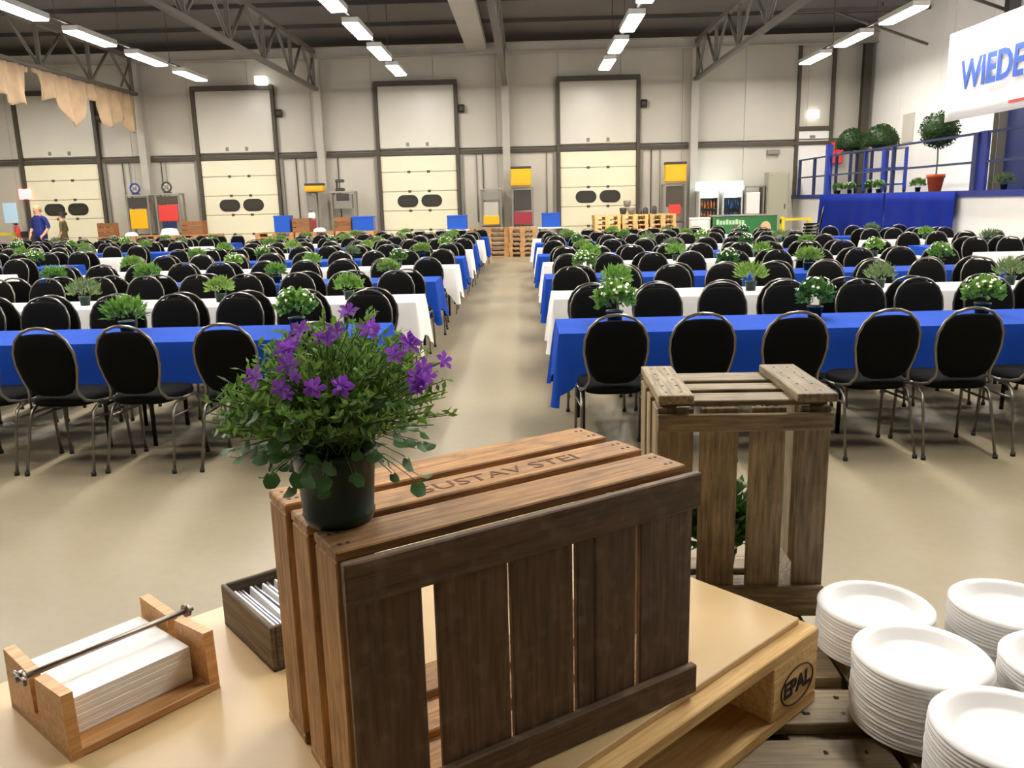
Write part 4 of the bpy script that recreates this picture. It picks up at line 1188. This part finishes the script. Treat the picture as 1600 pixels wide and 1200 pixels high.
def trolley(x, y, h_, w, d_, mt, lab, shelves):
    t = thing('plant_trolley', lab, 'trolley', (x, y, ZP))
    for sx in (-1, 1):
        for sy in (-1, 1): MB().box(sx * w - .035, sx * w + .035, sy * d_ - .035, sy * d_ + .035, .06, h_).build('post', mt, t)
    for sx in (-1, 1):
        for sy in (-1, 1): MB().cyl((sx * w, sy * d_ - .015, .04), (sx * w, sy * d_ + .015, .04), .04, n=8).build('wheel', 'rubber', t)
    for z in shelves: MB().box(-w - .02, w + .02, -d_ - .02, d_ + .02, z, z + .04, 0, .005).build('shelf', mt if z < h_ - .1 else 'mid_grey', t)
trolley(9.68, 25.3, 1.2, .3, .55, 'dark_blue', 'dark blue plant trolley under the left box ball', (.2, 1.16))
topiary_dome(9.5, 25.1, ZP + 1.2, .42, 3, 'clipped green box ball, the left one on the trolleys')
trolley(9.86, 23.55, 1.18, .3, .6, 'rail_blue', 'bright blue plant trolley under the right box ball', (.2, .62, 1.14))
topiary_dome(9.72, 23.6, ZP + 1.18, .45, 4, 'clipped green box ball, the right one on the trolleys')
t = thing('standard_tree', 'round-headed little tree in an orange pot on the platform', 'tree', (9.4, 19.65, ZP))
MB().lathe([(.13, 0), (.18, .3), (.2, .3), (.2, .38), (.17, .38), (.16, .32), (.0005, .32)], 18).build('pot', 'pot_orange', t)
MB().tube([(0, 0, .3), (.01, 0, .7), (-.01, .01, 1.15)], .018, 8).build('trunk', 'table_grey', t)
MB().lathe([(.001, 1.0), (.2, 1.05), (.33, 1.2), (.35, 1.35), (.3, 1.52), (.17, 1.65), (.001, 1.69)], 16).build('core', 'leaf_box', t)
q = random.Random(8); mb = MB()
for k in range(1100):
    d_ = rand_dir(q); p = Vector((0, 0, 1.35)) + Vector((d_.x * .4, d_.y * .4, d_.z * .38)) * q.uniform(.85, 1.03)
    leaf_quad(mb, p, d_ + rand_dir(q) * .9, rand_dir(q), .06, .032)
tag(mb.build('crown', 'leaf_box', t), kind='stuff')
for k, (y_, kd, lab) in enumerate(((24.95, 1, 'green potted plant at the far end of the platform edge'), (24.1, 0, 'white-flowered plant, second from the far end of the platform edge'), (22.7, 4, 'white-flowered plant at the middle of the platform edge'), (22.15, 0, 'white-flowered plant beside the middle one on the platform edge'),
                              (19.95, 1, 'dark potted plant left of the orange pot on the platform edge'), (16.4, 2, 'feathery potted plant at the near end of the platform edge'))):
    p = thing('potted_plant', lab, 'plant', (9.15, y_, ZP), k, 'potted plants on the platform edge'); p.scale = (1.3, 1.3, 1.3)
    kind, fo, bl = PLANTS[kd]
    link('pot', me_pot, p); tag(link('foliage', fo, p), kind='stuff')
    if bl: tag(link('blossoms', bl, p), kind='stuff')

# ------------------------------------------------------------------ two people at the far left
def person(name, loc, rz, height, parts, lab, hair, female=False):
    """parts: (shirt, trousers) ; one skinned body, hair as a child"""
    s = height / 1.8
    V = []; E = []; Rr = []
    def v(x, y, z, r, par=None):
        V.append((x * s, y * s, z * s)); Rr.append((r[0] * s, r[1] * s) if isinstance(r, tuple) else (r * s, r * s))
        if par is not None: E.append((par, len(V) - 1))
        return len(V) - 1
    pel = v(0, 0, .96, (.165, .12)); wst = v(0, 0, 1.10, (.15, .115) if not female else (.125, .1), pel); ch = v(0, 0, 1.30, (.175, .125) if not female else (.15, .115), wst); sh = v(0, .01, 1.43, (.12, .09), ch)
    nk_ = v(0, 0, 1.53, .058, sh); hd0 = v(0, -.01, 1.61, .075, nk_); hd = v(0, -.012, 1.70, (.08, .095), hd0); v(0, 0, 1.765, .06, hd)
    nose = v(0, -.105, 1.665, .012, hd0)
    for sx in (-1, 1):
        v(sx * .083, .005, 1.67, .014, hd)     # ear
        so_ = v(sx * .17, .01, 1.43, .062, sh); el = v(sx * .265, .03, 1.16, .048, so_); wr_ = v(sx * .21, -.10, .96, .034, el); pm_ = v(sx * .185, -.14, .915, (.036, .02), wr_)
        for f in range(4):
            a_ = v(sx * (.165 + .012 * f), -.165 - .004 * f, .885 - .006 * f, .0095, pm_); b_ = v(sx * (.16 + .010 * f), -.17, .855 - .008 * f, .009, a_); v(sx * (.158 + .008 * f), -.162, .832 - .008 * f, .008, b_)
        th_ = v(sx * .155, -.155, .915, .011, pm_); v(sx * .14, -.165, .89, .0095, th_)
        hp = v(sx * .095, 0, .90, .1, pel); kn = v(sx * .11, -.01, .50, .066, hp); an = v(sx * .115, .015, .10, .045, kn); v(sx * .12, -.05, .045, (.045, .04), an); v(sx * .125, -.15, .035, (.042, .03), len(V) - 1)
    me = bpy.data.meshes.new('body'); me.from_pydata(V, E, []); me.update()
    o = bpy.data.objects.new('body_tmp', me); C.objects.link(o)
    sk = o.modifiers.new('skin', 'SKIN'); sk.use_smooth_shade = True
    for i, sv in enumerate(me.skin_vertices[0].data): sv.radius = Rr[i]; sv.use_root = (i == 0)
    o.modifiers.new('sub', 'SUBSURF').levels = 1
    dg = bpy.context.evaluated_depsgraph_get(); dg.update()
    bm2 = bpy.data.meshes.new_from_object(o.evaluated_get(dg)); bpy.data.objects.remove(o)
    bm2.materials.clear()
    for k in ('skin', parts[0], parts[1], 'shoe'): bm2.materials.append(M[k])
    for p in bm2.polygons:
        c_ = p.center / s; p.use_smooth = True
        ax = abs(c_.x)
        if c_.z > 1.50: mi = 0
        elif ax > .135 and c_.z < 1.14 and c_.z > .78 and (ax > .2 or c_.y < -.09): mi = 0
        elif c_.z > (.93 if not female else .55): mi = 1
        elif c_.z > .09: mi = 2
        else: mi = 3
        p.material_index = mi
    t = thing(name, lab, 'person', loc, rz); t.scale = (1.28, 1.15, 1.02) if not female else (1.08, 1.05, 1)
    link('body', bm2, t)
    q = random.Random(5); n = 14
    mb = MB(); vs = []; fs = []
    for i in range(7):
        a = PI / 2 * i / 6
        for j in range(n):
            b_ = 2 * PI * j / n; dz = 0
            low = -.03 if math.sin(b_) < .2 else -.10
            z = 1.70 + low * (1 - i / 6) + .105 * math.sin(a)
            vs.append((.092 * math.cos(a) ** .7 * math.cos(b_) * s if i < 6 else 0, (.105 * math.cos(a) ** .7 * math.sin(b_) + .005) * s if i < 6 else 0, z * s))
    for i in range(6):
        for j in range(n): fs.append((i * n + j, i * n + (j + 1) % n, (i + 1) * n + (j + 1) % n, (i + 1) * n + j))
    mb.add(vs, fs, 0, True); ho = mb.build('hair', hair, t)
    if female: MB().lathe([(.001, -.05), (.04, -.03), (.052, 0), (.04, .035), (.001, .05)], 12).build('bun', hair, ho, (0, .125 * s, 1.73 * s))
    for sx in (-1, 1): MB().lathe([(.001, -.008), (.009, 0), (.001, .008)], 8).build('eye', 'hair_dark', t, (sx * .032 * s, -.098 * s, 1.69 * s))
    MB().box(-.025 * s, .025 * s, -.101 * s, -.092 * s, 1.612 * s, 1.62 * s).build('mouth', 'maroon', t)
    return t
person('person', (-14.88, 25.6, 0), R(-20), 1.84, ('shirt_blue', 'trousers_blue'), 'standing person with fair hair in a dark blue shirt at the far left', 'hair_blond')
person('person', (-14.38, 26.0, 0), R(-80), 1.66, ('olive', 'olive'), 'person in an olive dress with dark pinned-up hair facing the blue shirt', 'hair_dark', True)
